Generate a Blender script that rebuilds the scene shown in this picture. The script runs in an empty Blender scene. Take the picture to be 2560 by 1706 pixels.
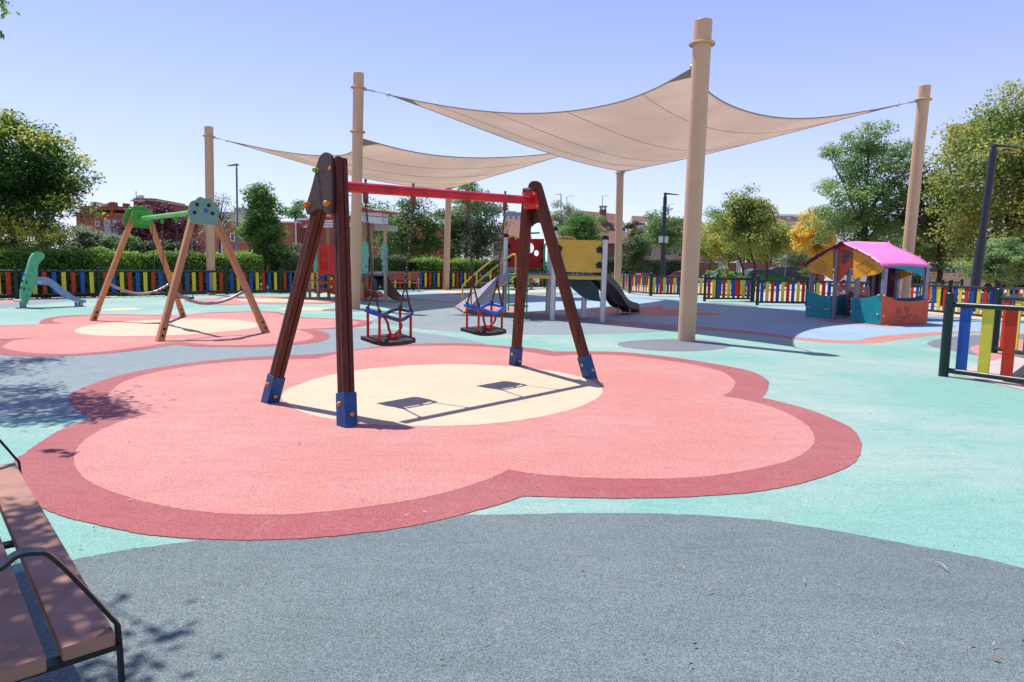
import bpy, math, random
import numpy as np
from mathutils import Vector as V, Matrix
from mathutils.geometry import tessellate_polygon

random.seed(7)
RNG = np.random.default_rng(11)
SC = bpy.context.scene
COL = SC.collection

# ------------------------------------------------------------------ camera
F, CX, CY, EYE = 1700.0, 1280.0, 853.0, 1.45          # in pixels of the 2560 x 1706 photograph
PITCH, ROLL = math.atan(191 / 1700.0), math.radians(0.9)
_X = V((1, 0, 0)); FW = V((0, math.cos(PITCH), -math.sin(PITCH))); _U = V((0, math.sin(PITCH), math.cos(PITCH)))
RT = _X * math.cos(ROLL) + _U * math.sin(ROLL); UP = -_X * math.sin(ROLL) + _U * math.cos(ROLL)
EY = V((0, 0, EYE))
cam = bpy.data.cameras.new('camera'); cam_o = bpy.data.objects.new('camera', cam); COL.objects.link(cam_o)
m = Matrix.Identity(4)
for i in range(3):
    m[i][0] = RT[i]; m[i][1] = UP[i]; m[i][2] = -FW[i]; m[i][3] = EY[i]
cam_o.matrix_world = m
cam.sensor_width = 36; cam.lens = F / 2560 * 36; cam.clip_start = 0.05; cam.clip_end = 3000
SC.camera = cam_o

# ------------------------------------------------------------------ sky, sun, exposure
SUN_EL = math.radians(66); SUN_DIR = V((-math.cos(SUN_EL) * .70, math.cos(SUN_EL) * .714, math.sin(SUN_EL)))
W = bpy.data.worlds.new('World'); SC.world = W; W.use_nodes = True
nt = W.node_tree; bg = nt.nodes['Background']
sky = nt.nodes.new('ShaderNodeTexSky'); sky.sky_type = 'NISHITA'; sky.sun_disc = False
sky.sun_elevation = SUN_EL; sky.sun_rotation = math.atan2(SUN_DIR.x, SUN_DIR.y)
sky.altitude = 600; sky.air_density = 1.0; sky.dust_density = 0.0; sky.ozone_density = 2.0
# summer haze: the clear sky colour, slightly violet, whitened evenly
tint = nt.nodes.new('ShaderNodeMix'); tint.data_type = 'RGBA'; tint.blend_type = 'MULTIPLY'; tint.inputs[0].default_value = 1; tint.inputs[7].default_value = (.97, .90, 1.40, 1)
haze_mix = nt.nodes.new('ShaderNodeMix'); haze_mix.data_type = 'RGBA'; haze_mix.inputs[7].default_value = (6.2, 6.8, 7.6, 1)
gen = nt.nodes.new('ShaderNodeTexCoord'); sxyz = nt.nodes.new('ShaderNodeSeparateXYZ'); nt.links.new(gen.outputs['Generated'], sxyz.inputs[0])
def wmath(op, a, b):
    q = nt.nodes.new('ShaderNodeMath'); q.operation = op
    for i, v in enumerate((a, b)):
        if isinstance(v, (int, float)): q.inputs[i].default_value = v
        else: nt.links.new(v, q.inputs[i])
    return q.outputs[0]
zz = wmath('MAXIMUM', sxyz.outputs[2], 0.0)                  # whiter towards the horizon, the same all the way round
hz = wmath('ADD', wmath('MULTIPLY', wmath('POWER', 2.71828, wmath('MULTIPLY', zz, -5.0)), .85), .08)
nt.links.new(hz, haze_mix.inputs[0])
nt.links.new(sky.outputs[0], tint.inputs[6]); nt.links.new(tint.outputs[2], haze_mix.inputs[6]); nt.links.new(haze_mix.outputs[2], bg.inputs[0]); bg.inputs[1].default_value = 0.10
sun = bpy.data.lights.new('sun', 'SUN'); sun.energy = 4.7; sun.angle = math.radians(0.53); sun.color = (1.0, .96, .88)
sun_o = bpy.data.objects.new('sun', sun); COL.objects.link(sun_o)
sun_o.rotation_euler = (-SUN_DIR).to_track_quat('-Z', 'Y').to_euler(); sun_o.location = (0, 0, 40)
vs = SC.view_settings; vs.view_transform = 'Standard'; vs.look = 'None'; vs.gamma = 1; vs.exposure = 0.52
vs.use_curve_mapping = False
SC.render.film_transparent = False

# ------------------------------------------------------------------ photograph -> place
def ray(px, py): return FW + RT * ((px - CX) / F) - UP * ((py - CY) / F)
def G(px, py, z=0.0):
    d = ray(px, py); return EY + d * ((z - EYE) / d.z)
def AT(px, py, y):
    d = ray(px, py); return EY + d * (y / d.y)
def PN(px, py, p, n):
    d = ray(px, py); return EY + d * ((V(p) - EY).dot(n) / d.dot(n))
def PL(px, py, p, d): return PN(px, py, p, V((d[1], -d[0], 0)))
def PJ(p):
    v = V(p) - EY; z = v.dot(FW); return CX + F * v.dot(RT) / z, CY - F * v.dot(UP) / z
def catmull(pts, n=6, closed=True):
    out = []; N = len(pts)
    for i in range(N if closed else N - 1):
        p = [V(pts[(i + k) % N] if closed else pts[min(max(i + k, 0), N - 1)]) for k in (-1, 0, 1, 2)]
        for j in range(n):
            t = j / n
            out.append(0.5 * ((2 * p[1]) + (p[2] - p[0]) * t + (2 * p[0] - 5 * p[1] + 4 * p[2] - p[3]) * t * t + (3 * p[1] - p[0] - 3 * p[2] + p[3]) * t ** 3))
    if not closed: out.append(V(pts[-1]))
    return out

# ------------------------------------------------------------------ materials
def s2l(c): return tuple((x / 12.92 if x <= .04045 else ((x + .055) / 1.055) ** 2.4) for x in c)
MATS = {}
def new_mat(name):
    mt = bpy.data.materials.new(name); mt.use_nodes = True
    n = mt.node_tree; return mt, n, n.nodes['Principled BSDF']
def mat(name, col, rough=.5, metal=0, var=.12, scale=6, bump=0, bscale=60, spec=.3, dirt=None, stretch=None):
    """painted / plastic / metal surface: base colour with soft wear and a little relief"""
    if name in MATS: return MATS[name]
    mt, n, b = new_mat(name); L = n.links.new
    tc = n.nodes.new('ShaderNodeTexCoord')
    mp = n.nodes.new('ShaderNodeMapping'); L(tc.outputs['Object'], mp.inputs[0])
    if stretch: mp.inputs['Scale'].default_value = stretch
    nz = n.nodes.new('ShaderNodeTexNoise'); nz.inputs['Scale'].default_value = scale; nz.inputs['Detail'].default_value = 6; nz.inputs['Roughness'].default_value = .65
    L(mp.outputs[0], nz.inputs['Vector'])
    rp = n.nodes.new('ShaderNodeValToRGB'); rp.color_ramp.elements[0].position = .3; rp.color_ramp.elements[1].position = .72
    d = dirt or tuple(c * (1 - var * 1.6) for c in col)
    rp.color_ramp.elements[0].color = (*[min(1, c * (1 + var * .6)) for c in col], 1); rp.color_ramp.elements[1].color = (*d, 1)
    L(nz.outputs[0], rp.inputs[0]); L(rp.outputs[0], b.inputs['Base Color'])
    mr = n.nodes.new('ShaderNodeMapRange'); mr.inputs[3].default_value = max(.05, rough - .1); mr.inputs[4].default_value = min(1, rough + .15)
    L(nz.outputs[0], mr.inputs[0]); L(mr.outputs[0], b.inputs['Roughness'])
    b.inputs['Metallic'].default_value = metal; b.inputs['Specular IOR Level'].default_value = spec
    if bump:
        n2 = n.nodes.new('ShaderNodeTexNoise'); n2.inputs['Scale'].default_value = bscale; n2.inputs['Detail'].default_value = 4
        L(mp.outputs[0], n2.inputs['Vector'])
        bp = n.nodes.new('ShaderNodeBump'); bp.inputs['Strength'].default_value = bump; bp.inputs['Distance'].default_value = .01
        L(n2.outputs[0], bp.inputs['Height']); L(bp.outputs[0], b.inputs['Normal'])
    MATS[name] = mt; return mt
def rubber(name, col, fade, amt=.55, crumb=1.0):
    """poured rubber-crumb playground floor: speckled crumbs, sun-bleached and scuffed patches"""
    if name in MATS: return MATS[name]
    mt, n, b = new_mat(name); L = n.links.new
    tc = n.nodes.new('ShaderNodeTexCoord')
    big = n.nodes.new('ShaderNodeTexNoise'); big.inputs['Scale'].default_value = .45; big.inputs['Detail'].default_value = 8; big.inputs['Roughness'].default_value = .62
    L(tc.outputs['Object'], big.inputs['Vector'])
    r1 = n.nodes.new('ShaderNodeMapRange'); r1.inputs[1].default_value = .42; r1.inputs[2].default_value = .72; r1.inputs[4].default_value = amt; L(big.outputs[0], r1.inputs[0])
    mx = n.nodes.new('ShaderNodeMix'); mx.data_type = 'RGBA'; mx.inputs[6].default_value = (*col, 1); mx.inputs[7].default_value = (*fade, 1); L(r1.outputs[0], mx.inputs[0])
    # streaky scuffs
    mp = n.nodes.new('ShaderNodeMapping'); mp.inputs['Scale'].default_value = (1.2, 5, 1); mp.inputs['Rotation'].default_value = (0, 0, .35); L(tc.outputs['Object'], mp.inputs[0])
    st = n.nodes.new('ShaderNodeTexNoise'); st.inputs['Scale'].default_value = 1.6; st.inputs['Detail'].default_value = 10; st.inputs['Roughness'].default_value = .75; L(mp.outputs[0], st.inputs['Vector'])
    r2 = n.nodes.new('ShaderNodeMapRange'); r2.inputs[1].default_value = .48; r2.inputs[2].default_value = .78; r2.inputs[4].default_value = .55; L(st.outputs[0], r2.inputs[0])
    mx2 = n.nodes.new('ShaderNodeMix'); mx2.data_type = 'RGBA'; mx2.inputs[7].default_value = (*[min(1, c * .62) for c in col], 1); L(r2.outputs[0], mx2.inputs[0]); L(mx.outputs[2], mx2.inputs[6])
    # pale scuff marks, broken up
    mp3 = n.nodes.new('ShaderNodeMapping'); mp3.inputs['Scale'].default_value = (3.0, .9, 1); mp3.inputs['Rotation'].default_value = (0, 0, .9); L(tc.outputs['Object'], mp3.inputs[0])
    sc = n.nodes.new('ShaderNodeTexNoise'); sc.inputs['Scale'].default_value = 2.3; sc.inputs['Detail'].default_value = 12; sc.inputs['Roughness'].default_value = .8; L(mp3.outputs[0], sc.inputs['Vector'])
    r5 = n.nodes.new('ShaderNodeMapRange'); r5.inputs[1].default_value = .56; r5.inputs[2].default_value = .82; r5.inputs[4].default_value = .5; L(sc.outputs[0], r5.inputs[0])
    mx3 = n.nodes.new('ShaderNodeMix'); mx3.data_type = 'RGBA'; mx3.inputs[7].default_value = (*[c * .5 + .22 for c in fade], 1); L(r5.outputs[0], mx3.inputs[0]); L(mx2.outputs[2], mx3.inputs[6]); mx2 = mx3
    # crumbs
    vo = n.nodes.new('ShaderNodeTexVoronoi'); vo.inputs['Scale'].default_value = 240; L(tc.outputs['Object'], vo.inputs['Vector'])
    sp = n.nodes.new('ShaderNodeSeparateColor'); L(vo.outputs['Color'], sp.inputs[0])
    fine = n.nodes.new('ShaderNodeTexNoise'); fine.inputs['Scale'].default_value = 125; fine.inputs['Detail'].default_value = 3; L(tc.outputs['Object'], fine.inputs['Vector'])
    ad = n.nodes.new('ShaderNodeMath'); ad.operation = 'ADD'; L(sp.outputs[0], ad.inputs[0]); L(fine.outputs[0], ad.inputs[1])
    r3 = n.nodes.new('ShaderNodeMapRange'); r3.inputs[1].default_value = .35; r3.inputs[2].default_value = 1.65; r3.inputs[3].default_value = 1 - .55 * crumb; r3.inputs[4].default_value = 1 + .5 * crumb; L(ad.outputs[0], r3.inputs[0])
    mu = n.nodes.new('ShaderNodeMix'); mu.data_type = 'RGBA'; mu.blend_type = 'MULTIPLY'; mu.inputs[0].default_value = 1; L(mx2.outputs[2], mu.inputs[6]); L(r3.outputs[0], mu.inputs[7])
    L(mu.outputs[2], b.inputs['Base Color'])
    b.inputs['Roughness'].default_value = .78; b.inputs['Specular IOR Level'].default_value = .35
    bp = n.nodes.new('ShaderNodeBump'); bp.inputs['Strength'].default_value = .5; bp.inputs['Distance'].default_value = .006
    L(ad.outputs[0], bp.inputs['Height']); L(bp.outputs[0], b.inputs['Normal'])
    MATS[name] = mt; return mt
def leaf_mat(name, cols, trans=.3):
    """leaf blades: colour chosen per leaf and per clump between the given real leaf colours"""
    if name in MATS: return MATS[name]
    mt, n, b = new_mat(name); L = n.links.new
    a = n.nodes.new('ShaderNodeAttribute'); a.attribute_name = 'tint'
    rp = n.nodes.new('ShaderNodeValToRGB'); e = rp.color_ramp.elements
    cols = [tuple(min(.85, q * 2.4) for q in c) for c in cols]
    e[0].position = 0; e[0].color = (*cols[0], 1); e[1].position = 1; e[1].color = (*cols[-1], 1)
    for i, c in enumerate(cols[1:-1], 1):
        el = e.new(i / (len(cols) - 1)); el.color = (*c, 1)
    L(a.outputs['Fac'], rp.inputs[0]); L(rp.outputs[0], b.inputs['Base Color'])
    b.inputs['Roughness'].default_value = .55; b.inputs['Specular IOR Level'].default_value = .25
    tr = n.nodes.new('ShaderNodeBsdfTranslucent'); L(rp.outputs[0], tr.inputs[0])
    ms = n.nodes.new('ShaderNodeMixShader'); ms.inputs[0].default_value = min(.6, trans * 1.45) if trans > .15 else trans
    L(b.outputs[0], ms.inputs[1]); L(tr.outputs[0], ms.inputs[2])
    L(ms.outputs[0], n.nodes['Material Output'].inputs[0])
    MATS[name] = mt; return mt
def brick_mat(name, c1, c2, mortar, scale=1.0, tile=False):
    if name in MATS: return MATS[name]
    mt, n, b = new_mat(name); L = n.links.new
    tc = n.nodes.new('ShaderNodeTexCoord'); br = n.nodes.new('ShaderNodeTexBrick')
    mp = n.nodes.new('ShaderNodeMapping'); L(tc.outputs['UV'], mp.inputs[0]); L(mp.outputs[0], br.inputs['Vector'])
    br.inputs['Color1'].default_value = (*c1, 1); br.inputs['Color2'].default_value = (*c2, 1); br.inputs['Mortar'].default_value = (*mortar, 1)
    br.inputs['Scale'].default_value = scale; br.inputs['Brick Width'].default_value = .25; br.inputs['Row Height'].default_value = .3 if tile else .08
    br.inputs['Mortar Size'].default_value = .03 if tile else .008
    nz = n.nodes.new('ShaderNodeTexNoise'); nz.inputs['Scale'].default_value = .8; nz.inputs['Detail'].default_value = 6; L(tc.outputs['UV'], nz.inputs['Vector'])
    r = n.nodes.new('ShaderNodeMapRange'); r.inputs[3].default_value = .75; r.inputs[4].default_value = 1.2; L(nz.outputs[0], r.inputs[0])
    mu = n.nodes.new('ShaderNodeMix'); mu.data_type = 'RGBA'; mu.blend_type = 'MULTIPLY'; mu.inputs[0].default_value = 1
    L(br.outputs[0], mu.inputs[6]); L(r.outputs[0], mu.inputs[7]); L(mu.outputs[2], b.inputs['Base Color']); b.inputs['Roughness'].default_value = .85
    bp = n.nodes.new('ShaderNodeBump'); bp.inputs['Strength'].default_value = .4; bp.inputs['Distance'].default_value = .02; bp.invert = True
    L(br.outputs[1], bp.inputs['Height']); L(bp.outputs[0], b.inputs['Normal'])
    MATS[name] = mt; return mt

# ------------------------------------------------------------------ mesh builder
class MB:
    def __init__(s): s.v = []; s.f = []
    def add(s, vs_, fs):
        o = len(s.v); s.v += [tuple(p) for p in vs_]; s.f += [tuple(i + o for i in f) for f in fs]; return s
    def hexa(s, a, b):       # two quads of four points, joined
        return s.add(list(a) + list(b), [(3, 2, 1, 0), (4, 5, 6, 7), (0, 1, 5, 4), (1, 2, 6, 5), (2, 3, 7, 6), (3, 0, 4, 7)])
    def box(s, c, sx, sy, sz, ax=None, ay=None, az=None):
        c = V(c); ax = V(ax or (1, 0, 0)) * sx / 2; ay = V(ay or (0, 1, 0)) * sy / 2; az = V(az or (0, 0, 1)) * sz / 2
        q = [(-1, -1), (1, -1), (1, 1), (-1, 1)]
        return s.hexa([c + ax * i + ay * j - az for i, j in q], [c + ax * i + ay * j + az for i, j in q])
    def bar(s, p0, p1, w, t, ref=(0, 0, 1)):
        p0 = V(p0); p1 = V(p1); d = (p1 - p0); l = d.length; d = d / l
        a = d.cross(V(ref)).normalized(); b = a.cross(d)
        return s.box((p0 + p1) / 2, w, t, l, a, b, d)
    def tube(s, pts, r, n=8, closed=False, caps=True):
        pts = [V(p) for p in pts]; N = len(pts); rs = r if isinstance(r, (list, tuple)) else [r] * N
        vs_ = []; a = None
        for i, p in enumerate(pts):
            if closed: d = pts[(i + 1) % N] - pts[i - 1]
            else: d = pts[min(i + 1, N - 1)] - pts[max(i - 1, 0)]
            d.normalize()
            if a is None:
                a = d.orthogonal().normalized()
            a = (a - d * a.dot(d))
            a = a.normalized() if a.length > 1e-6 else d.orthogonal().normalized()
            b = d.cross(a)
            for k in range(n):
                t = 2 * math.pi * k / n; vs_.append(p + (a * math.cos(t) + b * math.sin(t)) * rs[i])
        fs = []
        for i in range(N if closed else N - 1):
            j = (i + 1) % N
            for k in range(n):
                fs.append((i * n + k, i * n + (k + 1) % n, j * n + (k + 1) % n, j * n + k))
        if not closed and caps: fs += [tuple(range(n - 1, -1, -1)), tuple((N - 1) * n + k for k in range(n))]
        return s.add(vs_, fs)
    def cyl(s, p0, p1, r0, r1=None, n=16): return s.tube([p0, p1], [r0, r0 if r1 is None else r1], n)
    def torus(s, c, R, r, axis=(0, 0, 1), n=24, k=8):
        ax = V(axis).normalized(); a = ax.orthogonal().normalized(); b = ax.cross(a)
        return s.tube([V(c) + (a * math.cos(2 * math.pi * i / n) + b * math.sin(2 * math.pi * i / n)) * R for i in range(n)], r, k, True)
    def ball(s, c, r, n=10, m_=6, axis=(0, 0, 1), sq=1.0):
        ax = V(axis).normalized(); a = ax.orthogonal().normalized(); b = ax.cross(a); c = V(c)
        vs_ = [c + ax * r * sq]
        for i in range(1, m_):
            p = math.pi * i / m_
            for k in range(n):
                t = 2 * math.pi * k / n; vs_.append(c + ax * math.cos(p) * r * sq + (a * math.cos(t) + b * math.sin(t)) * math.sin(p) * r)
        vs_.append(c - ax * r * sq); fs = []
        for k in range(n): fs.append((0, 1 + k, 1 + (k + 1) % n))
        for i in range(m_ - 2):
            for k in range(n): fs.append((1 + i * n + k, 1 + (i + 1) * n + k, 1 + (i + 1) * n + (k + 1) % n, 1 + i * n + (k + 1) % n))
        e = len(vs_) - 1; o = 1 + (m_ - 2) * n
        for k in range(n): fs.append((o + k, e, o + (k + 1) % n))
        return s.add(vs_, fs)
    def slab(s, front, back, holes_f=(), holes_b=()):
        """a board whose outline is given by matching front and back loops (3-D points), with optional holes"""
        loops = [front] + list(holes_f); lb = [back] + list(holes_b)
        flat = [p for l in loops for p in l]; fb = [p for l in lb for p in l]; n = len(flat)
        # tessellate in the board's own plane
        nrm = V((0, 0, 0)); f = [V(p) for p in front]
        for i in range(len(f)): nrm += f[i].cross(f[(i + 1) % len(f)])
        nrm.normalize(); a = nrm.orthogonal().normalized(); b = nrm.cross(a)
        tr = tessellate_polygon([[V((V(p).dot(a), V(p).dot(b), 0)) for p in l] for l in loops])
        fs = []
        for t in tr:
            p = [V(flat[i]) for i in t]
            if (p[1] - p[0]).cross(p[2] - p[0]).dot(nrm) < 0: t = t[::-1]
            fs.append(tuple(t)); fs.append(tuple(i + n for i in t[::-1]))
        o = 0
        for l in loops:
            k = len(l)
            for i in range(k): fs.append((o + i, o + i + n, o + (i + 1) % k + n, o + (i + 1) % k))
            o += k
        return s.add(flat + fb, fs)
    def panel(s, loop, th, holes=(), nrm=None):
        """loop: 3-D points in one plane; thickness th centred on it"""
        f = [V(p) for p in loop]
        if nrm is None:
            nrm = V((0, 0, 0))
            for i in range(len(f)): nrm += f[i].cross(f[(i + 1) % len(f)])
        h = V(nrm).normalized() * th / 2
        return s.slab([p + h for p in f], [p - h for p in f], [[V(p) + h for p in l] for l in holes], [[V(p) - h for p in l] for l in holes])
    def grid(s, rows):
        n = len(rows[0]); vs_ = [p for r in rows for p in r]
        return s.add(vs_, [(i * n + j, i * n + j + 1, (i + 1) * n + j + 1, (i + 1) * n + j) for i in range(len(rows) - 1) for j in range(n - 1)])
    def build(s, name, mt, parent=None, smooth=None, bevel=0, label=None, world=True, uv=None):
        me = bpy.data.meshes.new(name); vv = s.v
        if parent is not None and world:
            rt = parent
            while rt.parent is not None: rt = rt.parent
            mi = rt.matrix_basis.inverted(); vv = [mi @ V(p) for p in vv]
        me.from_pydata([tuple(p) for p in vv], [], s.f); me.update()
        for x in (mt if isinstance(mt, (list, tuple)) else [mt]): me.materials.append(x)
        if smooth is not None:
            me.polygons.foreach_set('use_smooth', [True] * len(me.polygons)); me.set_sharp_from_angle(angle=math.radians(smooth))
        if uv:
            ul = me.uv_layers.new(name='UVMap')
            for poly in me.polygons:
                nn = poly.normal
                for li in poly.loop_indices:
                    p = me.vertices[me.loops[li].vertex_index].co
                    if abs(nn.z) > .9: ul.data[li].uv = (p.x, p.y)
                    else:
                        t = V((-nn.y, nn.x, 0)).normalized(); q = nn.cross(t); ul.data[li].uv = (p.dot(t), p.dot(q))
        o = bpy.data.objects.new(name, me); COL.objects.link(o)
        if parent is not None: o.parent = parent
        if bevel:
            bm_ = o.modifiers.new('bevel', 'BEVEL'); bm_.width = bevel; bm_.segments = 2; bm_.limit_method = 'ANGLE'; bm_.angle_limit = math.radians(40)
        if label: o['label'] = label
        return o
def tag(o, label, cat, group=None, kind=None):
    if label: o['label'] = label
    if cat: o['category'] = cat
    if group: o['group'] = group
    if kind: o['kind'] = kind
    return o
def thing(name, label, cat, loc=(0, 0, 0), rz=0, group=None):
    o = bpy.data.objects.new(name, None); COL.objects.link(o); o.empty_display_size = .2
    o.location = loc; o.rotation_euler = (0, 0, rz)
    o.matrix_basis = Matrix.Translation(V(loc)) @ Matrix.Rotation(rz, 4, 'Z')
    return tag(o, label, cat, group)
def copy_tree(o, parent=None):
    c = o.copy(); COL.objects.link(c); c.parent = parent
    for ch in list(o.children): copy_tree(ch, c)
    return c
def structure(name, mb, mt, **k):
    o = mb.build(name, mt, **k); o['kind'] = 'structure'; return o

# colours (linear albedo)
M_pole = mat('sand_painted_steel', (.58, .385, .235), .38, 0, .05, 2)
M_cable = mat('galvanised_steel', (.45, .46, .47), .35, .9, .1, 20)
M_brown = mat('brown_stained_wood', (.115, .027, .014), .5, 0, .3, 3, .12, 30, spec=.22, stretch=(6, 6, .6))
M_plate = mat('dark_brown_panel', (.075, .042, .034), .6, 0, .22, 30, .25, 120)
M_shoe = mat('blue_painted_steel', (.014, .075, .23), .35, 0, .2, 14)
M_cap_o = mat('orange_plastic_cap', (.75, .22, .015), .35, 0, .08)
M_cap_g = mat('lime_plastic_cap', (.32, .45, .03), .35, 0, .08)
M_cap_y = mat('pale_yellow_cap', (.50, .44, .16), .35, 0, .1)
M_redbeam = mat('red_painted_tube', (.62, .018, .028), .3, 0, .18, 5, dirt=(.30, .012, .02))
M_rust = mat('brown_hanger_metal', (.20, .075, .04), .45, .5, .25, 30)
M_chain = mat('dark_chain_steel', (.10, .075, .062), .38, .85, .2, 40)
M_seat = mat('black_rubber_seat', (.030, .020, .022), .6, 0, .2, 20, .2, 90)
M_blue = mat('blue_plastic_ring', (.015, .10, .48), .35, 0, .15)
M_bluegrey = mat('worn_blue_ring', (.045, .06, .13), .42, 0, .35, 12)
M_red = mat('red_plastic', (.52, .012, .014), .35, 0, .12)
M_bolt = mat('white_nylon_bolt', (.62, .60, .55), .35, 0, .05)
M_black = mat('black_plastic', (.010, .011, .013), .4, 0, .2)
M_wood = mat('honey_laminated_wood', (.50, .235, .10), .5, 0, .16, 3, .1, 40, stretch=(5, 5, .5))
M_wood2 = mat('pale_wood_post', (.48, .34, .19), .55, 0, .15, 3, .1, 40, stretch=(5, 5, .5))
M_sage = mat('sage_green_board', (.19, .36, .26), .5, 0, .06)
M_green = mat('green_painted_board', (.045, .34, .055), .38, 0, .12)
M_lime = mat('light_green_tube', (.12, .46, .09), .35, 0, .15)
M_mint = mat('mint_green_board', (.11, .42, .21), .42, 0, .1)
M_iceblue = mat('pale_blue_plastic', (.22, .30, .46), .38, 0, .08)
M_greysteel = mat('grey_worn_steel', (.34, .31, .31), .4, .5, .2, 12)
M_sticker = mat('blue_sticker', (.05, .17, .45), .4)
M_frail = mat('dark_green_fence_paint', (.012, .035, .030), .32, 0, .15, 10)
M_sr = mat('red_slat', (.50, .030, .010), .4, 0, .12, 8)
M_sy = mat('yellow_slat', (.68, .55, .05), .4, 0, .12, 8)
M_sb = mat('blue_slat', (.012, .075, .34), .4, 0, .12, 8)
M_silver = mat('silver_aluminium_post', (.56, .55, .55), .38, .55, .06, 4)
M_ypanel = mat('yellow_board', (.70, .41, .06), .45, 0, .08, 3, dirt=(.60, .33, .05))
M_yrail = mat('yellow_tube', (.62, .42, .06), .35, 0, .1)
M_darkred = mat('deep_red_board', (.36, .006, .008), .4, 0, .12)
M_dgreen = mat('green_tube', (.008, .23, .12), .3, 0, .12)
M_deck = mat('grey_nonslip_deck', (.14, .13, .16), .6, 0, .2, 10, .3, 200)
M_ramp = mat('mauve_grey_ramp', (.28, .245, .31), .6, 0, .14, 8, .2, 150)
M_slide = mat('grey_slide_steel', (.13, .135, .145), .3, .55, .15, 6)
M_slidep = mat('teal_grey_panel', (.05, .095, .105), .45, 0, .1)
M_turq = mat('turquoise_board', (.14, .44, .31), .42, 0, .08)
M_white = mat('white_board', (.62, .63, .63), .45, 0, .06)
M_orange = mat('orange_red_board', (.66, .095, .03), .42, 0, .08)
M_redroof = mat('red_roof_board', (.52, .02, .022), .4, 0, .1)
M_dbrown = mat('dark_brown_ramp', (.035, .013, .010), .55, 0, .2)
M_pink = mat('pink_roof_board', (.80, .20, .48), .42, 0, .05)
M_magenta = mat('magenta_board', (.30, .016, .075), .42, 0, .08)
M_amber = mat('amber_board', (.78, .34, .03), .42, 0, .07)
M_teal = mat('teal_board', (.012, .26, .32), .4, 0, .1)
M_coral = mat('coral_board', (.68, .10, .04), .42, 0, .07)
M_plum = mat('plum_board', (.10, .012, .045), .42, 0, .1)
M_gpost = mat('grey_post', (.25, .25, .30), .42, .2, .08)
M_lamp = mat('dark_grey_lamp_post', (.035, .042, .055), .4, .2, .1)
M_lamp2 = mat('light_grey_lamp_post', (.20, .23, .28), .4, .3, .1)
M_bench = mat('reddish_bench_wood', (.33, .165, .115), .55, 0, .2, 4, .12, 60, stretch=(1, 1, 1))
M_bench2 = mat('red_brown_bench_wood', (.33, .12, .085), .55, 0, .12, 4)
M_iron = mat('black_iron_flat_bar', (.018, .018, .02), .35, .3, .15)
M_glass = mat('dark_window_glass', (.02, .025, .03), .08, 0, .1, spec=.8)
M_tyre = mat('black_tyre', (.012, .012, .013), .8)
M_bark = mat('grey_brown_bark', (.085, .060, .045), .9, 0, .3, 8, .6, 25, stretch=(3, 3, .6))
M_conc = mat('pale_concrete', (.46, .44, .42), .85, 0, .1, 5, .2, 60)
M_wallpink = mat('pinkish_render', (.48, .35, .33), .9, 0, .06, 2)
M_brickwall = brick_mat('orange_brick', (.30, .098, .058), (.25, .08, .048), (.28, .14, .10))
M_brickdark = brick_mat('dark_brick', (.24, .095, .07), (.19, .075, .06), (.26, .16, .13))
M_tile = brick_mat('roof_tiles', (.26, .115, .085), (.20, .09, .07), (.12, .05, .04), 1.0, True)
M_alu = mat('white_aluminium', (.55, .56, .58), .5)
M_dark = mat('dark_recess', (.03, .032, .036), .6)

# ================================================================== GROUND
def ground_mat():
    mt, n, b = new_mat('dry_earth'); L = n.links.new
    tc = n.nodes.new('ShaderNodeTexCoord'); nz = n.nodes.new('ShaderNodeTexNoise'); nz.inputs['Scale'].default_value = .35; nz.inputs['Detail'].default_value = 10; nz.inputs['Roughness'].default_value = .7
    L(tc.outputs['Object'], nz.inputs['Vector']); rp = n.nodes.new('ShaderNodeValToRGB'); e = rp.color_ramp.elements
    e[0].position = .35; e[0].color = (.40, .30, .22, 1); e[1].position = .7; e[1].color = (.30, .23, .16, 1); x = e.new(.55); x.color = (.47, .37, .28, 1)
    L(nz.outputs[0], rp.inputs[0]); L(rp.outputs[0], b.inputs['Base Color']); b.inputs['Roughness'].default_value = .95
    n2 = n.nodes.new('ShaderNodeTexNoise'); n2.inputs['Scale'].default_value = 14; n2.inputs['Detail'].default_value = 6; L(tc.outputs['Object'], n2.inputs['Vector'])
    bp = n.nodes.new('ShaderNodeBump'); bp.inputs['Strength'].default_value = .6; bp.inputs['Distance'].default_value = .04; L(n2.outputs[0], bp.inputs['Height']); L(bp.outputs[0], b.inputs['Normal'])
    return mt
def smooth01(t): t = max(0, min(1, t)); return t * t * (3 - 2 * t)
_fa, _fb = G(247, 744), G(1125.5, 724.5); _fd = (_fb - _fa).normalized(); _fn = V((-_fd.y, _fd.x, 0))
def gz(x, y):
    d = (V((x, y, 0)) - _fa).dot(_fn)                       # distance beyond the left fence: the street lies lower there
    l = smooth01((d - 1.2) / 2.5) * .72 * smooth01((12 - (x - .12 * y)) / 6)
    r = smooth01((y - 69) / 6) * .4
    return -.03 - max(l, r)
xs = sorted(set([-1500, -700, -300, -150, -90] + list(range(-60, 61, 2)) + [90, 150, 300, 700, 1500])); ys = sorted(set([-1500, -500, -150, -50, -20] + list(range(-6, 101, 2)) + [130, 200, 400, 800, 1500]))
g = MB(); g.grid([[(x, y, gz(x, y)) for x in xs] for y in ys])
structure('ground', g, ground_mat(), smooth=60)
g = MB(); g.add([(-120, 74, -.42), (160, 74, -.42), (160, 84, -.42), (-120, 84, -.42)], [(0, 1, 2, 3)])
structure('road', g, mat('asphalt', (.055, .055, .058), .85, 0, .2, 2, .2, 80))

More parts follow.
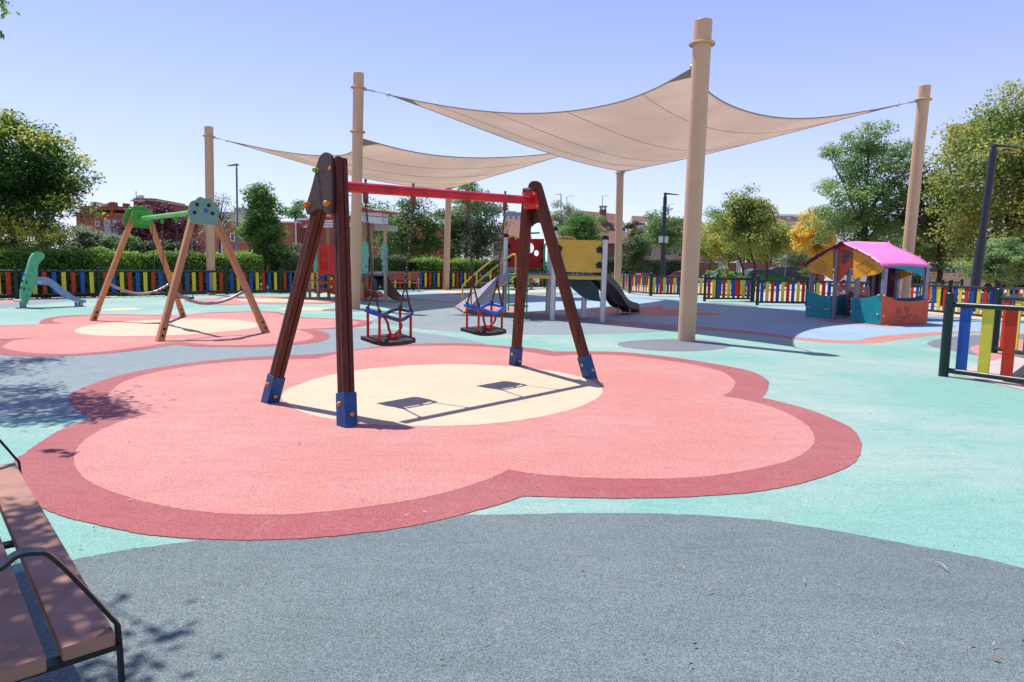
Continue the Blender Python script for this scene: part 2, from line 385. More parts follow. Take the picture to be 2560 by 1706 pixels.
PINK = rubber('pink_rubber', (.49, .188, .163), (.50, .272, .245), .7, .95)
DRED = rubber('dark_red_rubber', (.32, .080, .083), (.36, .155, .15), .6, 1.05)
CREAM = rubber('cream_rubber', (.58, .45, .32), (.56, .37, .22), .5, .5)
AQUA = rubber('turquoise_rubber', (.185, .365, .315), (.40, .43, .385), .8, .8)
GREY = rubber('grey_rubber', (.120, .156, .163), (.168, .203, .210), .7, 1.2)
GREY_SHEEN = rubber('grey_rubber_with_sheen', (.19, .235, .255), (.25, .28, .295), .6, .8)  # farther grey floor, the grazing sheen mixed into its paler colour
DGREY = rubber('charcoal_rubber', (.15, .16, .19), (.22, .22, .24), .5, .9)
BLUE = rubber('sky_blue_rubber', (.235, .35, .45), (.33, .41, .48), .7, .6)
TERRA = rubber('terracotta_rubber', (.46, .17, .14), (.48, .24, .21), .5, .8)
def wobble(P):
    # hand-trowelled joints are never quite true
    return [V((q.x + random.gauss(0, .003), q.y + random.gauss(0, .003), 0)) for q in P]
def patch(name, pts, mt, lvl, smooth=True, n=6):
    p = [G(x, y) for x, y in pts]
    if smooth: p = catmull([(q.x, q.y, 0) for q in p], n)
    p = wobble(p)
    z = .0013 * lvl
    tr = tessellate_polygon([[V((q.x, q.y, 0)) for q in p]]); v = [(q.x, q.y, z) for q in p]
    fs = []
    for t in tr:
        a, b, c = (V(v[i]) for i in t)
        fs.append(tuple(t) if (b - a).cross(c - a).z > 0 else tuple(t[::-1]))
    k = len(v); mb = MB(); mb.add(v + [(q.x, q.y, -.02) for q in p], fs + [(i, (i + 1) % k, (i + 1) % k + k, i + k) for i in range(k)])
    return structure(name, mb, mt)
def sharp(pts, corners, n=9):
    """closed smooth outline that keeps the listed points as sharp notches"""
    P = [G(x, y) for x, y in pts]; N = len(P); out = []
    cs = sorted(corners)
    for a, b in zip(cs, cs[1:] + [cs[0] + N]):
        seg = [P[i % N] for i in range(a, b + 1)]
        out += catmull(seg, n, False)[:-1]
    return out
def patch3(name, P, mt, lvl):
    P = wobble(P)
    z = .0013 * lvl; tr = tessellate_polygon([[V((q.x, q.y, 0)) for q in P]]); v = [(q.x, q.y, z) for q in P]; fs = []
    for t in tr:
        a, b, c = (V(v[i]) for i in t)
        fs.append(tuple(t) if (b - a).cross(c - a).z > 0 else tuple(t[::-1]))
    k = len(v); mb = MB(); mb.add(v + [(q.x, q.y, -.02) for q in P], fs + [(i, (i + 1) % k, (i + 1) % k + k, i + k) for i in range(k)])
    return structure(name, mb, mt)
# whole rubber floor (turquoise)
fl = [(-28, -3), (14, -3), (14, 8.5), (13.0, 20.5), (13.6, 24.2), (12.6, 28.3), (10.2, 31.5), (9.4, 34.6), (7.2, 34.5), (6.5, 37.4), (7.2, 44), (6.8, 47.5), (2.5, 46), (-3.3, 39.2), (-11, 31.8), (-15.7, 25.3), (-24, 14)]
g = MB(); g.add([(x, y, 0) for x, y in fl] + [(x, y, -.03) for x, y in fl], [tuple(range(len(fl)))] + [(i, i + len(fl), (i + 1) % len(fl) + len(fl), (i + 1) % len(fl)) for i in range(len(fl))])
structure('playground_floor', g, AQUA)
# grey patches
patch('grey_floor_patch', [(-400, 1520), (0, 1442), (174, 1402.6), (315.6, 1375), (381, 1367), (495, 1351), (700, 1320), (950, 1297), (1186, 1288), (1280, 1287), (1389, 1284), (1552, 1283.5), (1715, 1286.7), (1851, 1295.4), (1960, 1307), (2096, 1329), (2259, 1359), (2422, 1389), (2560, 1421.6), (2760, 1475), (3100, 1600), (3400, 2100), (2800, 2900), (1300, 3200), (-100, 2900), (-900, 2200)], GREY, 1)
patch('grey_floor_patch', [(-420, 850), (0, 835), (400, 815), (700, 815), (760, 823), (830, 821), (890, 820), (966, 823), (1048, 831), (1129, 842), (1184, 853), (1211, 861), (1150, 885), (900, 930), (500, 1000), (330, 1044), (224, 1045), (84, 1046), (0, 1046), (-300, 1044)], GREY_SHEEN, 1)
patch('grey_floor_patch', [(922, 804), (960, 793), (1000, 785), (1040, 779), (1080, 773.5), (1129, 770), (1190, 767.5), (1268, 768), (1330, 775), (1454, 791), (1552, 804), (1640, 812), (1700, 822), (1660, 829), (1600, 833), (1552, 834.5), (1416, 837.5), (1303, 837), (1220, 834), (1136, 830.5), (1040, 821), (966, 811)], GREY_SHEEN, 1)
patch('grey_floor_patch', [(-300, 790), (0, 772), (109, 759), (234, 748), (286, 744.5), (200, 743), (60, 747), (-300, 752)], GREY_SHEEN, 1)
# blue lake with its terracotta rim
low_o = [(996, 746.5), (1018, 749.2), (1084, 753.5), (1145, 759.5), (1200, 765.5), (1268, 777), (1307, 784), (1380, 790.5), (1454, 797.5), (1552, 810), (1650, 817.5), (1742, 823), (1855, 833.5), (1934, 842), (1988, 849.5), (2063, 856.5), (2130, 859), (2198, 857.5), (2229, 852), (2288, 844), (2356, 837), (2430, 834), (2495, 833.5), (2600, 834)]
low_i = [(1000, 744.5), (1018, 746.6), (1084, 750), (1145, 755.5), (1200, 761), (1268, 771.5), (1307, 778.5), (1380, 784.5), (1454, 791.5), (1552, 803.5), (1650, 811), (1742, 816.5), (1855, 826.5), (1934, 836), (1988, 843.5), (2063, 849.5), (2130, 852), (2162, 847.5), (2202, 841), (2265, 836), (2333, 831.5), (2401, 828.7), (2495, 830), (2600, 831)]
top = [(2700, 790), (2488, 803), (2264, 781), (2016, 763), (1893, 766), (1760, 755), (1700, 745), (1633, 741.5), (1549, 736.5), (1450, 738), (1315, 740.5), (1200, 736), (1090, 733), (1000, 731.5), (953, 731.5), (962, 738)]
patch('terracotta_floor_rim', low_o + top, TERRA, 2)
patch('blue_floor_patch', low_i + top, BLUE, 3)
patch('terracotta_floor_figure', [(1470, 773), (1530, 771), (1575, 770.5), (1617, 769), (1618, 767), (1655, 767.3), (1658, 772), (1700, 773.3), (1770, 774), (1745, 777), (1739, 781), (1775, 782.5), (1811, 785.5), (1775, 789), (1700, 790), (1658, 789.5), (1612, 787.5), (1607, 784.5), (1580, 785), (1545, 789), (1495, 785)], TERRA, 4)
patch('terracotta_floor_strip', [(2040, 797.5), (2060, 799), (2110, 804), (2159, 810), (2230, 815), (2225, 817.5), (2155, 812.5), (2105, 808), (2050, 801.5)], TERRA, 4)
patch('terracotta_floor_strip', [(1190, 765), (1230, 764), (1290, 768), (1300, 772), (1270, 776), (1215, 772)], TERRA, 4)
# far bands under and behind the climbing frame
patch('cream_floor_band', [(1060, 730), (1091, 731.5), (1157, 734), (1230, 734.5), (1330, 731), (1400, 729), (1400, 725.5), (1320, 725.5), (1157, 727), (1080, 727.5)], CREAM, 5)
patch('grey_floor_band', [(980, 728.5), (1060, 728), (1157, 726.5), (1320, 724.5), (1420, 722.5), (1420, 720.5), (1300, 721.5), (1150, 723.6), (1030, 726.3)], GREY_SHEEN, 6)
patch('grey_floor_band', [(1290, 738.5), (1380, 738.5), (1460, 737), (1460, 733), (1370, 733), (1290, 734)], GREY_SHEEN, 6)
patch('cream_floor_band', [(1510, 733), (1570, 737), (1572, 733.5), (1520, 728)], CREAM, 5)
# round patches at the shade poles, small ovals
patch('charcoal_floor_disc', [(1543, 861), (1560, 855), (1600, 851.3), (1650, 849.2), (1694, 848.7), (1745, 850), (1790, 854.5), (1820, 861), (1825, 866), (1810, 871.5), (1770, 876), (1720, 878.5), (1660, 878), (1600, 873.5), (1560, 868)], DGREY, 3)
patch('charcoal_floor_disc', [(803, 775.6), (830, 771.5), (880, 769.7), (930, 770.7), (955, 774), (930, 777.5), (880, 779.3), (830, 778.5)], DGREY, 3)
patch('cream_floor_oval', [(698, 773), (730, 769.8), (790, 769), (850, 771), (850, 775), (790, 776.6), (730, 776)], CREAM, 2)
patch('cream_floor_oval', [(251, 775.3), (270, 772.5), (310, 770.5), (340, 771), (349.5, 773), (330, 775.5), (290, 777), (262, 776.7)], CREAM, 2)
patch('red_floor_patch', [(-120, 770), (0, 761), (30, 758.5), (52, 755.5), (40, 753.2), (0, 754), (-150, 760)], PINK, 2)
patch('grey_floor_disc', [(2318, 858), (2350, 848), (2396, 841), (2470, 838), (2600, 840), (2700, 870), (2600, 905), (2470, 893), (2390, 880), (2335, 868)], DGREY, 2)
patch('red_floor_disc', [(2425, 871), (2450, 862), (2500, 852), (2600, 850), (2700, 880), (2600, 915), (2500, 905), (2445, 888)], PINK, 3)
patch('grey_floor_strip', [(1755, 757.5), (1800, 758), (1880, 764), (1893, 770), (1840, 764.5), (1770, 760)], DGREY, 4)
# flower under the brown swing
FO = [(231, 1048), (205, 1034), (180, 1016), (171, 1000), (177, 988), (196, 976), (252, 953.6), (322.7, 934), (421, 915.7), (533, 901.7), (640, 893.5), (715, 889.5), (757, 888), (790, 886.5), (877, 876.5), (966, 864.5), (1048, 860), (1129.5, 859), (1200, 861.3), (1276, 867), (1337.7, 872), (1385, 879.5), (1440, 879.5), (1506, 879.5), (1567, 882), (1657, 891), (1747, 904), (1815, 915.7), (1883, 931), (1919, 951.7), (1921, 965), (1916, 981), (1903, 995), (1950, 1005.8), (2018, 1023.8), (2076, 1046), (2130, 1073), (2150, 1101), (2153, 1125), (2139, 1155), (2096, 1179.5), (2014, 1206.7), (1905, 1228.5), (1769, 1241), (1606, 1247), (1443, 1246), (1330, 1242), (1306, 1243), (1270, 1256), (1224, 1269), (1088, 1304.7), (979, 1325), (816, 1344), (653, 1352), (544, 1351), (435, 1345.5), (326, 1332), (217, 1307.4), (136, 1285.6), (71, 1252), (35, 1215), (28, 1180), (41, 1147), (60, 1136), (109, 1100.6), (163, 1071), (201, 1057)]
FI = [(369, 1037.5), (340, 1031), (308, 1024), (280, 1009.7), (270.8, 995.7), (276, 981.7), (303, 959), (364, 938), (449, 921), (547, 908.7), (640, 901.7), (740, 899.5), (792, 898), (830, 889), (876, 879.7), (925, 873.5), (993, 868), (1075, 866), (1157, 866), (1224, 869), (1276, 874.6), (1322, 881.4), (1353, 886.8), (1382, 892), (1420, 889.6), (1475, 888.3), (1530, 888.6), (1590, 893), (1680, 904.4), (1747, 915.7), (1806, 931.4), (1835, 951.7), (1837, 965), (1824, 981), (1806, 992), (1860, 1001), (1928, 1019), (1986, 1044), (2022, 1068.8), (2036, 1096), (2034, 1111), (2014, 1133), (1960, 1157.8), (1851, 1182), (1715, 1197), (1579, 1199.7), (1443, 1196), (1334, 1186.6), (1272, 1176.5), (1224, 1198.6), (1115, 1234), (979, 1261), (816, 1281.8), (680, 1290), (544, 1285.6), (435, 1272), (326, 1247.5), (245, 1217.6), (201, 1187.7), (184, 1149.6), (196, 1119.7), (234, 1087), (299, 1057)]
patch3('dark_red_flower_rim', sharp(FO, [0, 12, 21, 32, 46]), DRED, 4)
patch3('pink_flower_patch', sharp(FI, [0, 12, 23, 34, 48]), PINK, 5)
patch('cream_flower_centre', [(704, 995), (715, 1011), (745, 1028), (790, 1042), (850, 1053), (930, 1062), (1040, 1067), (1140, 1066.5), (1250, 1059), (1350, 1044), (1430, 1025), (1480, 1005), (1505, 985), (1500, 968), (1465, 948), (1390, 931), (1300, 919.5), (1200, 913.5), (1100, 912.5), (1000, 917), (900, 926.5), (810, 943), (740, 966), (712, 980)], CREAM, 6)
# flower under the wooden swing
F2O = [(98, 811), (101, 803.5), (118, 796.5), (168, 789.5), (252, 786.5), (337, 787), (400, 788.5), (445, 790.3), (533, 781.7), (628, 779.2), (681, 779.7), (708, 783.5), (715, 793), (776, 795), (844, 797.3), (898, 800), (925, 804), (932, 807.5), (925, 812), (898, 817.7), (844, 822.4), (781, 824), (808, 830), (825, 841), (817, 849), (789, 857), (735, 862.6), (640, 868), (533, 867.8), (477, 866.3), (437, 863), (393, 869.6), (308, 880.6), (196, 889.6), (112, 892), (42, 890.5), (0, 886.5), (-30, 878), (-35, 866), (-10, 857), (15, 852.5), (-60, 850), (-150, 846), (-230, 833), (-190, 822), (-90, 818), (0, 815.5)]
F2I = [(163, 810.3), (134, 805), (136, 799), (168, 793.7), (252, 789), (337, 789.5), (400, 790.8), (447, 792), (533, 784), (628, 781.7), (681, 783.2), (705, 788), (735, 796.5), (830, 798.7), (879, 802.8), (897, 806.9), (890, 812), (844, 819), (740, 824.5), (770, 832.7), (785, 842), (773, 850), (735, 857), (681, 861), (628, 863.6), (533, 863.8), (488, 859.8), (456, 855.4), (415, 858.8), (365, 866.6), (280, 877.8), (196, 884.9), (112, 885.7), (42, 879), (8, 869.4), (12, 863.8), (36, 852.6), (88, 845.5), (0, 848), (-90, 845), (-190, 832), (-100, 821), (0, 817.5), (84, 812)]
patch3('dark_red_flower_rim', sharp(F2O, [0, 7, 12, 21, 30, 40]), DRED, 4)
patch3('pink_flower_patch', sharp(F2I, [0, 7, 12, 18, 27, 37]), PINK, 5)
patch('cream_flower_centre', [(186, 828), (200, 835), (240, 839.5), (310, 841.5), (400, 840), (480, 836.5), (560, 830), (620, 823), (647, 816), (640, 808), (600, 802), (540, 798.5), (477, 797.8), (400, 799.5), (320, 804), (250, 811), (205, 819)], CREAM, 6)
# third flower by the far fence
patch('dark_red_flower_rim', [(459, 754), (480, 749.5), (503, 747.6), (540, 746.5), (560, 743.3), (640, 741.3), (740, 742.5), (810, 746), (845, 752), (830, 758.7), (749, 761), (640, 761.2), (560, 762.4), (520, 760), (485, 758)], DRED, 2)
patch('pink_flower_patch', [(466, 754), (485, 750.3), (506, 748.8), (545, 747.5), (563, 744.3), (640, 742.3), (740, 743.5), (800, 746.5), (833, 752), (818, 757.4), (749, 759.6), (640, 760), (560, 760.8), (520, 758.8), (490, 757)], PINK, 3)
patch('cream_flower_centre', [(593, 751), (640, 747.3), (757, 747.8), (830, 751), (826, 754), (721, 755.5), (640, 755)], CREAM, 4)

# ================================================================== SHADE POLES AND SAILS
def pole(base, toppx, r, rings, label, key, twin=None):
    b = G(*base); t = AT(toppx[0], toppx[1], b.y)
    root = thing('shade_pole', label, 'pole', (b.x, b.y, 0), 0, 'sand coloured poles holding the shade sails')
    mb = MB(); mb.tube([V((b.x, b.y, -.02)), t], r, 28); mb.build('pole_shaft', M_pole, root, smooth=40)
    mb = MB(); mb.cyl(t - V((0, 0, .004)), t + V((0, 0, .012)), r * 1.01, r * .96, 28); mb.build('end_cap', M_pole, root, smooth=40)
    mb = MB()
    for k in range(3): mb.ball(t + V((r * .7 * math.cos(k * 2.1), r * .7 * math.sin(k * 2.1), .015)), .012, 8, 5)
    pts = []
    d = (t - b).normalized()
    for py in rings:
        s = (AT(toppx[0], py, b.y).z - b.z) / (t.z - b.z); c = b.lerp(t, s); pts.append(c)
        q = MB(); q.torus(c, r * 1.33, .022, d, 32, 8); q.cyl(c - d * .012, c + d * .012, r * 1.2, None, 28)
        for k in range(4):
            a = k * math.pi / 2 + .4; q.box(c + V((math.cos(a), math.sin(a), 0)) * r * 1.15, r * .5, .012, .04, (math.cos(a), math.sin(a), 0), (-math.sin(a), math.cos(a), 0))
        q.build('anchor_ring', M_pole, root, smooth=40)
    return root, b, t, pts
P1, b1, t1, k1 = pole((1715.7, 852.7), (1758, 53.5), .170, [111], 'tallest looking shade pole, nearest, standing on the large charcoal disc', 1)
P2, b2, t2, k2 = pole((887.2, 773), (896.5, 184.5), .162, [220, 330], 'shade pole seen just left of the near toddler seat with two anchor rings', 2)
P3, b3, t3, k3 = pole((2254, 790), (2312, 216), .172, [250], 'shade pole rising behind the pink roofed playhouse', 3)
P4, b4, t4, k4 = pole((1543, 743), (1553, 330), .168, [350, 433], 'far shade pole between the yellow climbing frame and the nearest pole', 4)
P5, b5, t5, k5 = pole((528, 737), (522, 318), .172, [341], 'leftmost shade pole, behind the wooden two seat swing', 5)
P6, b6, t6, k6 = pole((1115, 725.3), (1122, 470), .168, [480], 'farthest shade pole, by the red brown park bench at the left fence', 6)

def cloth_mat():
    mt, n, b = new_mat('sand_shade_cloth'); L = n.links.new
    tc = n.nodes.new('ShaderNodeTexCoord'); nz = n.nodes.new('ShaderNodeTexNoise'); nz.inputs['Scale'].default_value = 28; nz.inputs['Detail'].default_value = 5; L(tc.outputs['Object'], nz.inputs['Vector'])
    n1 = n.nodes.new('ShaderNodeTexNoise'); n1.inputs['Scale'].default_value = .5; n1.inputs['Detail'].default_value = 4; L(tc.outputs['Object'], n1.inputs['Vector'])
    ad = n.nodes.new('ShaderNodeMath'); ad.operation = 'ADD'; L(nz.outputs[0], ad.inputs[0]); L(n1.outputs[0], ad.inputs[1])
    rp = n.nodes.new('ShaderNodeMapRange'); rp.inputs[1].default_value = .6; rp.inputs[2].default_value = 1.4; rp.inputs[3].default_value = .86; rp.inputs[4].default_value = 1.1; L(ad.outputs[0], rp.inputs[0])
    mu = n.nodes.new('ShaderNodeMix'); mu.data_type = 'RGBA'; mu.blend_type = 'MULTIPLY'; mu.inputs[0].default_value = 1; mu.inputs[6].default_value = (.80, .685, .60, 1); L(rp.outputs[0], mu.inputs[7])
    df = n.nodes.new('ShaderNodeBsdfDiffuse'); tr = n.nodes.new('ShaderNodeBsdfTranslucent'); ms = n.nodes.new('ShaderNodeMixShader'); ms.inputs[0].default_value = .50
    L(mu.outputs[2], df.inputs[0]); L(mu.outputs[2], tr.inputs[0]); L(df.outputs[0], ms.inputs[1]); L(tr.outputs[0], ms.inputs[2]); L(ms.outputs[0], n.nodes['Material Output'].inputs[0])
    return mt
M_cloth = cloth_mat(); M_seam = mat('sail_seam_tape', (.52, .44, .39), .8, 0, .05); M_web = mat('sail_edge_webbing', (.30, .26, .25), .8, 0, .05)
M_reinf = mat('sail_corner_patch', (.30, .27, .22), .8, 0, .05)
def zcurve(xy, cur):
    best = None
    for i in range(700):
        z = 3.2 + i * .008; x, y = PJ((xy[0], xy[1], z))
        if x <= cur[0][0]: yy = cur[0][1]
        elif x >= cur[-1][0]: yy = cur[-1][1]
        else:
            for a, b in zip(cur, cur[1:]):
                if a[0] <= x <= b[0]: yy = a[1] + (b[1] - a[1]) * (x - a[0]) / max(1e-6, b[0] - a[0]); break
        if best is None or abs(yy - y) < best[0]: best = (abs(yy - y), z)
    return best[1]
def resample(P, n):
    P = [V(p) for p in P]; L_ = [0]
    for a, b in zip(P, P[1:]): L_.append(L_[-1] + (b - a).length)
    out = []
    for i in range(n):
        t = L_[-1] * i / (n - 1); j = 0
        while j < len(P) - 2 and L_[j + 1] < t: j += 1
        out.append(P[j].lerp(P[j + 1], (t - L_[j]) / max(1e-9, L_[j + 1] - L_[j])))
    return out
def sail(label, poles, corners, curves, sags, nseam, extra=None):
    """poles: anchor points; corners: photo pixel of each sail corner; edges follow the traced hem, sagging inwards"""
    cen = sum((V(p) for p in poles), V()) / 4
    C = []
    for p, (px, py), gap in corners:
        d = (cen - V(p)); d.z = 0; d.normalize(); q = V(p) + d * gap; C.append(AT(px, py, q.y))
    E = []
    for i in range(4):
        a, b = C[i], C[(i + 1) % 4]; ch = b - a; mid = (a + b) / 2; inw = cen - mid; inw.z = 0
        dn = V((ch.x, ch.y, 0)).normalized(); inw = (inw - dn * inw.dot(dn)).normalized(); L_ = ch.length
        cur = sorted(curves[i]); pts = [a]
        for k in range(1, 10):
            t = k / 10; xy = a.lerp(b, t) + inw * (4 * t * (1 - t) * sags[i] * L_); pts.append(V((xy.x, xy.y, zcurve(xy, cur))))
        pts.append(b)
        # smooth heights a little
        zz = [p.z for p in pts]
        for _ in range(2): zz = [zz[0]] + [(zz[k - 1] + 2 * zz[k] + zz[k + 1]) / 4 for k in range(1, 10)] + [zz[-1]]
        for p, z in zip(pts, zz): p.z = z
        E.append(resample(catmull(pts, 5, False), 41))
    n = 41; e0, e1, e2, e3 = E; grid = []
    for j in range(n):
        v = j / (n - 1); row = []
        for i in range(n):
            u = i / (n - 1)
            # Coons patch: bottom e0 (C0->C1), right e1 (C1->C2), top e2 reversed (C3<-C2), left e3 reversed
            p = e0[i] * (1 - v) + e2[n - 1 - i] * v + e3[n - 1 - j] * (1 - u) + e1[j] * u
            p = p - (C[0] * (1 - u) * (1 - v) + C[1] * u * (1 - v) + C[2] * u * v + C[3] * (1 - u) * v)
            row.append(p)
        grid.append(row)
    cxy = sum((V(c) for c in C), V()) / 4
    root = thing('shade_sail', label, 'shade sail', (cxy.x, cxy.y, 0), 0, 'sand coloured shade sails above the play area')
    mb = MB(); mb.grid(grid); cl = mb.build('cloth', M_cloth, root, smooth=60)
    so = cl.modifiers.new('thickness', 'SOLIDIFY'); so.thickness = .004
    mb = MB()
    for e in E: mb.tube(e, .018, 6)
    mb.build('edge_webbing', M_web, root, smooth=60)
    for k in nseam:
        i = int(round(k * (n - 1)))
        pts = [grid[j][i] - V((0, 0, .006)) for j in range(n)]
        mb = MB(); mb.tube(pts, .009, 5); mb.build('seam', M_seam, root, smooth=60)
    # corner patches and cables
    for ci, (gi, gj) in enumerate([(0, 0), (n - 1, 0), (n - 1, n - 1), (0, n - 1)]):
        si = 1 if gi == 0 else -1; sj = 1 if gj == 0 else -1; K = 4
        rows = [[grid[gj + sj * a][gi + si * b] - V((0, 0, .008)) for b in range(K)] for a in range(K)]
        tri = MB(); fl = [p for r in rows for p in r]
        fs = []
        for a in range(K - 1):
            for b in range(K - 1 - a):
                i0 = a * K + b; fs.append((i0, i0 + 1, i0 + K))
                if b < K - 2 - a: fs.append((i0 + 1, i0 + K + 1, i0 + K))
        us = sorted({i for f in fs for i in f}); mp_ = {q: k for k, q in enumerate(us)}; tri.add([fl[q] for q in us], [tuple(mp_[q] for q in f) for f in fs]); tri.build('corner_patch', M_reinf, root)
        a, b = V(poles[ci]), C[ci]; d = (b - a).normalized(); s = a + d * .2; c = MB()
        c.tube([s, b], .011, 8); l = (b - s).length
        c.tube([s + d * .02, s + d * min(.3, l * .4)], .024, 8); c.torus(s, .045, .012, d.orthogonal(), 12, 6); c.torus(b - d * .05, .05, .014, d.orthogonal(), 12, 6)
        c.box(b, .14, .10, .012, d); c.build('tension_cable', M_cable, root, smooth=40)
    return root, C, grid
S1, C1, g1 = sail('large near shade sail stretched between four sand poles, its corner behind the nearest pole',
     [k1[0], k2[0], k4[1], k3[0]],
     [(k1[0], (1729, 172), 1.0), (k2[0], (975, 238), 1.25), (k4[1], (1557, 430), .3), (k3[0], (2241, 264), 1.05)],
     [[(975, 236), (1020.6, 249.9), (1089.5, 263.6), (1158, 274.4), (1227, 281.3), (1296, 286.4), (1340, 286), (1380, 283.8), (1464, 274.8), (1520, 264.7), (1576, 251.5), (1618.5, 237.5), (1657.8, 221.5), (1674.6, 213.6), (1702.7, 196.8), (1722, 177), (1729, 172)],
      [(975, 240), (1020.7, 255), (1089.5, 280), (1158, 307.7), (1227, 334.6), (1296, 360.5), (1365, 382), (1436, 404.4), (1492, 417.9), (1542.7, 426.8), (1557, 430)],
      [(1557, 430), (1587.6, 423.5), (1660.6, 408.6), (1716.7, 398), (1820, 374), (1937, 342), (2040, 316), (2105, 298), (2170, 282), (2241, 264)],
      [(1729, 172), (1750, 205), (1772, 231), (1795, 247), (1820, 262.7), (1871, 281), (1937, 296), (2013, 301), (2040, 299.5), (2105, 291.5), (2170, 279), (2241, 263)]],
     [.10, .085, .06, .15], [.16, .40, .64, .86])
S2, C2, g2 = sail('smaller far shade sail hung behind the brown swing, left of the large sail',
     [k2[1], k5[0], k6[0], k4[0]],
     [(k2[1], (908, 348), .5), (k5[0], (571, 353), .95), (k6[0], (1128, 472), .25), (k4[0], (1450, 376), 1.9)],
     [[(571, 352), (622.8, 365.3), (684, 377), (745, 385.7), (806, 390.4), (837, 390.4), (877.8, 386.7), (905, 377), (914, 362), (917, 350)],
      [(571, 353.4), (653, 377.5), (724.8, 399.5), (794, 418.7), (877.8, 440.8), (906, 446.6), (997.7, 463), (1043.6, 468), (1128, 472.5)],
      [(1128, 472), (1135, 471), (1225, 443), (1296, 422.5), (1394.8, 393), (1450, 376)],
      [(908, 347), (926.6, 349), (974.8, 368.5), (1043.6, 383.4), (1112.5, 392.6), (1204, 396.8), (1296, 393), (1371.8, 385.7), (1450, 375)]],
     [.10, .08, .06, .085], [.2, .5, .8])

# ================================================================== BROWN SWING FRAME
L1, L2, L3, L4 = G(674.6, 1007), G(867.8, 1066), G(1288, 913.5), G(1475.4, 945.7)
mL, mR = (L1 + L2) / 2, (L3 + L4) / 2; BD = (mR - mL).normalized(); BP = V((BD.y, -BD.x, 0))
TL = PL(840, 396, mL, BD); TR = PL(1330, 460, mL, BD)
BL = PL(859, 467, mL, BD); BR = PL(1321, 501, mL, BD)
BAX = (BR - BL).normalized()
sw = thing('swing_frame', 'dark brown wooden swing frame with red top tube on the large pink flower', 'swing frame', (0.5 * (mL + mR)).to_tuple())
def leg_section(w, gr):
    h = w / 2; c = .012; q = []
    pts = []
    for k in range(4):
        a = math.pi / 2 * k; R2 = Matrix.Rotation(a, 2)
        side = [V((-h + c, -h))]
        if gr: side += [V((-.006, -h)), V((-.004, -h + .016)), V((.004, -h + .016)), V((.006, -h))]
        side += [V((h - c, -h))]
        pts += [R2 @ s for s in side]
    return pts
def extrude_section(sec, p0, p1, ax, ay):
    mb = MB(); n = len(sec); v = [p0 + ax * s.x + ay * s.y for s in sec] + [p1 + ax * s.x + ay * s.y for s in sec]
    mb.add(v, [(i, (i + 1) % n, (i + 1) % n + n, i + n) for i in range(n)] + [tuple(range(n - 1, -1, -1)), tuple(range(n, 2 * n))]); return mb
def frame_axes(A, B, T):
    u = (B - A).normalized(); vv = T - (A + B) / 2; vv = (vv - u * vv.dot(u)).normalized(); return u, vv, u.cross(vv)
FR = []
for A, B, T, groove, out, cap in ((L1, L2, TL, True, -1, M_cap_o), (L3, L4, TR, False, 1, M_cap_y)):
    u, vv, nn = frame_axes(A, B, T); nn = nn if nn.dot(BD) * out > 0 else -nn    # nn points outwards from the swing
    FR.append((A, B, T, u, vv, nn))
    for P, sgn in ((A, -1), (B, 1)):
        top_ = T + u * (sgn * .058) ; d = (top_ - P).normalized(); ay = nn; ax = d.cross(ay).normalized()
        e = P + d * .04
        mb = extrude_section(leg_section(.118, groove), e, top_ + d * (-.02 if sgn > 0 else -.06), ax, ay)
        mb.build('leg', M_brown, sw)
        # blue steel shoe: four plates round the leg, standing on the floor
        sh = MB(); h = .0665
        lo = []
        for sx, sy in ((-1, -1), (1, -1), (1, 1), (-1, 1)):
            q = P + ax * (sx * h) + ay * (sy * h); q = q + d * (-(q.z) / d.z); lo.append(q)
        hi = [P + d * .30 + ax * (sx * h) + ay * (sy * h) for sx, sy in ((-1, -1), (1, -1), (1, 1), (-1, 1))]
        sh.hexa(lo, hi) if (lo[1] - lo[0]).cross(lo[2] - lo[0]).z > 0 else sh.hexa(lo[::-1], hi[::-1])
        so = sh.build('shoe', M_shoe, sw, bevel=.003)
        for s_, along, off in ((ax * -1, .10, 0), (ax, .10, 0), (ay, .20, 0), (ay * -1, .20, 0)):
            c = P + d * along + s_ * h
            b_ = MB(); b_.cyl(c - s_ * .01, c + s_ * .012, .018, .020, 12); b_.ball(c + s_ * .014, .021, 12, 8, s_, .8); b_.build('bolt_cap', cap, so, smooth=50)
# side boards (traced on the near frame, repeated on the far one)
A, B, T, u, vv, nn = FR[0]; off = T + nn * .085
raw = [(475, 133), (520, 148), (545, 190), (553, 260), (556, 420), (560, 850), (557, 960), (548, 1020), (520, 1055), (480, 1050), (430, 1005), (380, 982), (330, 985), (270, 1020), (235, 1058), (195, 1072), (172, 1035), (163, 960), (180, 900), (215, 790), (270, 600), (310, 430), (335, 310), (372, 210), (420, 150)]
loc = []
for X_, Y_ in raw:
    p = PN(740 + X_ / 6.03, 360 + Y_ / 6.03, off, nn) - T; loc.append((p.dot(u), p.dot(vv)))
bolts = [(195, 922, M_cap_o), (495, 910, M_cap_o), (330, 405, M_cap_g)]
for (A, B, T, u, vv, nn), sg in ((FR[0], 1), (FR[1], 1)):
    if nn.dot(BD) > 0:
        lp = [T + u * (x * sg) + vv * y + nn * .085 for x, y in loc]
    else: lp = [T + u * x + vv * y + nn * .085 for x, y in loc]
    mb = MB(); mb.panel(catmull(lp, 3), .03, (), nn); mb.build('side_board', M_plate, sw, bevel=.004)
    for X_, Y_, cm in bolts:
        p = PN(740 + X_ / 6.03, 360 + Y_ / 6.03, FR[0][2] + FR[0][5] * .1, FR[0][5]) - FR[0][2]; c = T + u * p.dot(FR[0][3]) + vv * p.dot(FR[0][4]) + nn * .1
        b_ = MB(); b_.cyl(c, c + nn * .035, .019, .021, 12); b_.ball(c + nn * .037, .027, 12, 8, nn, .85); b_.build('bolt_cap', cm, sw, smooth=50)
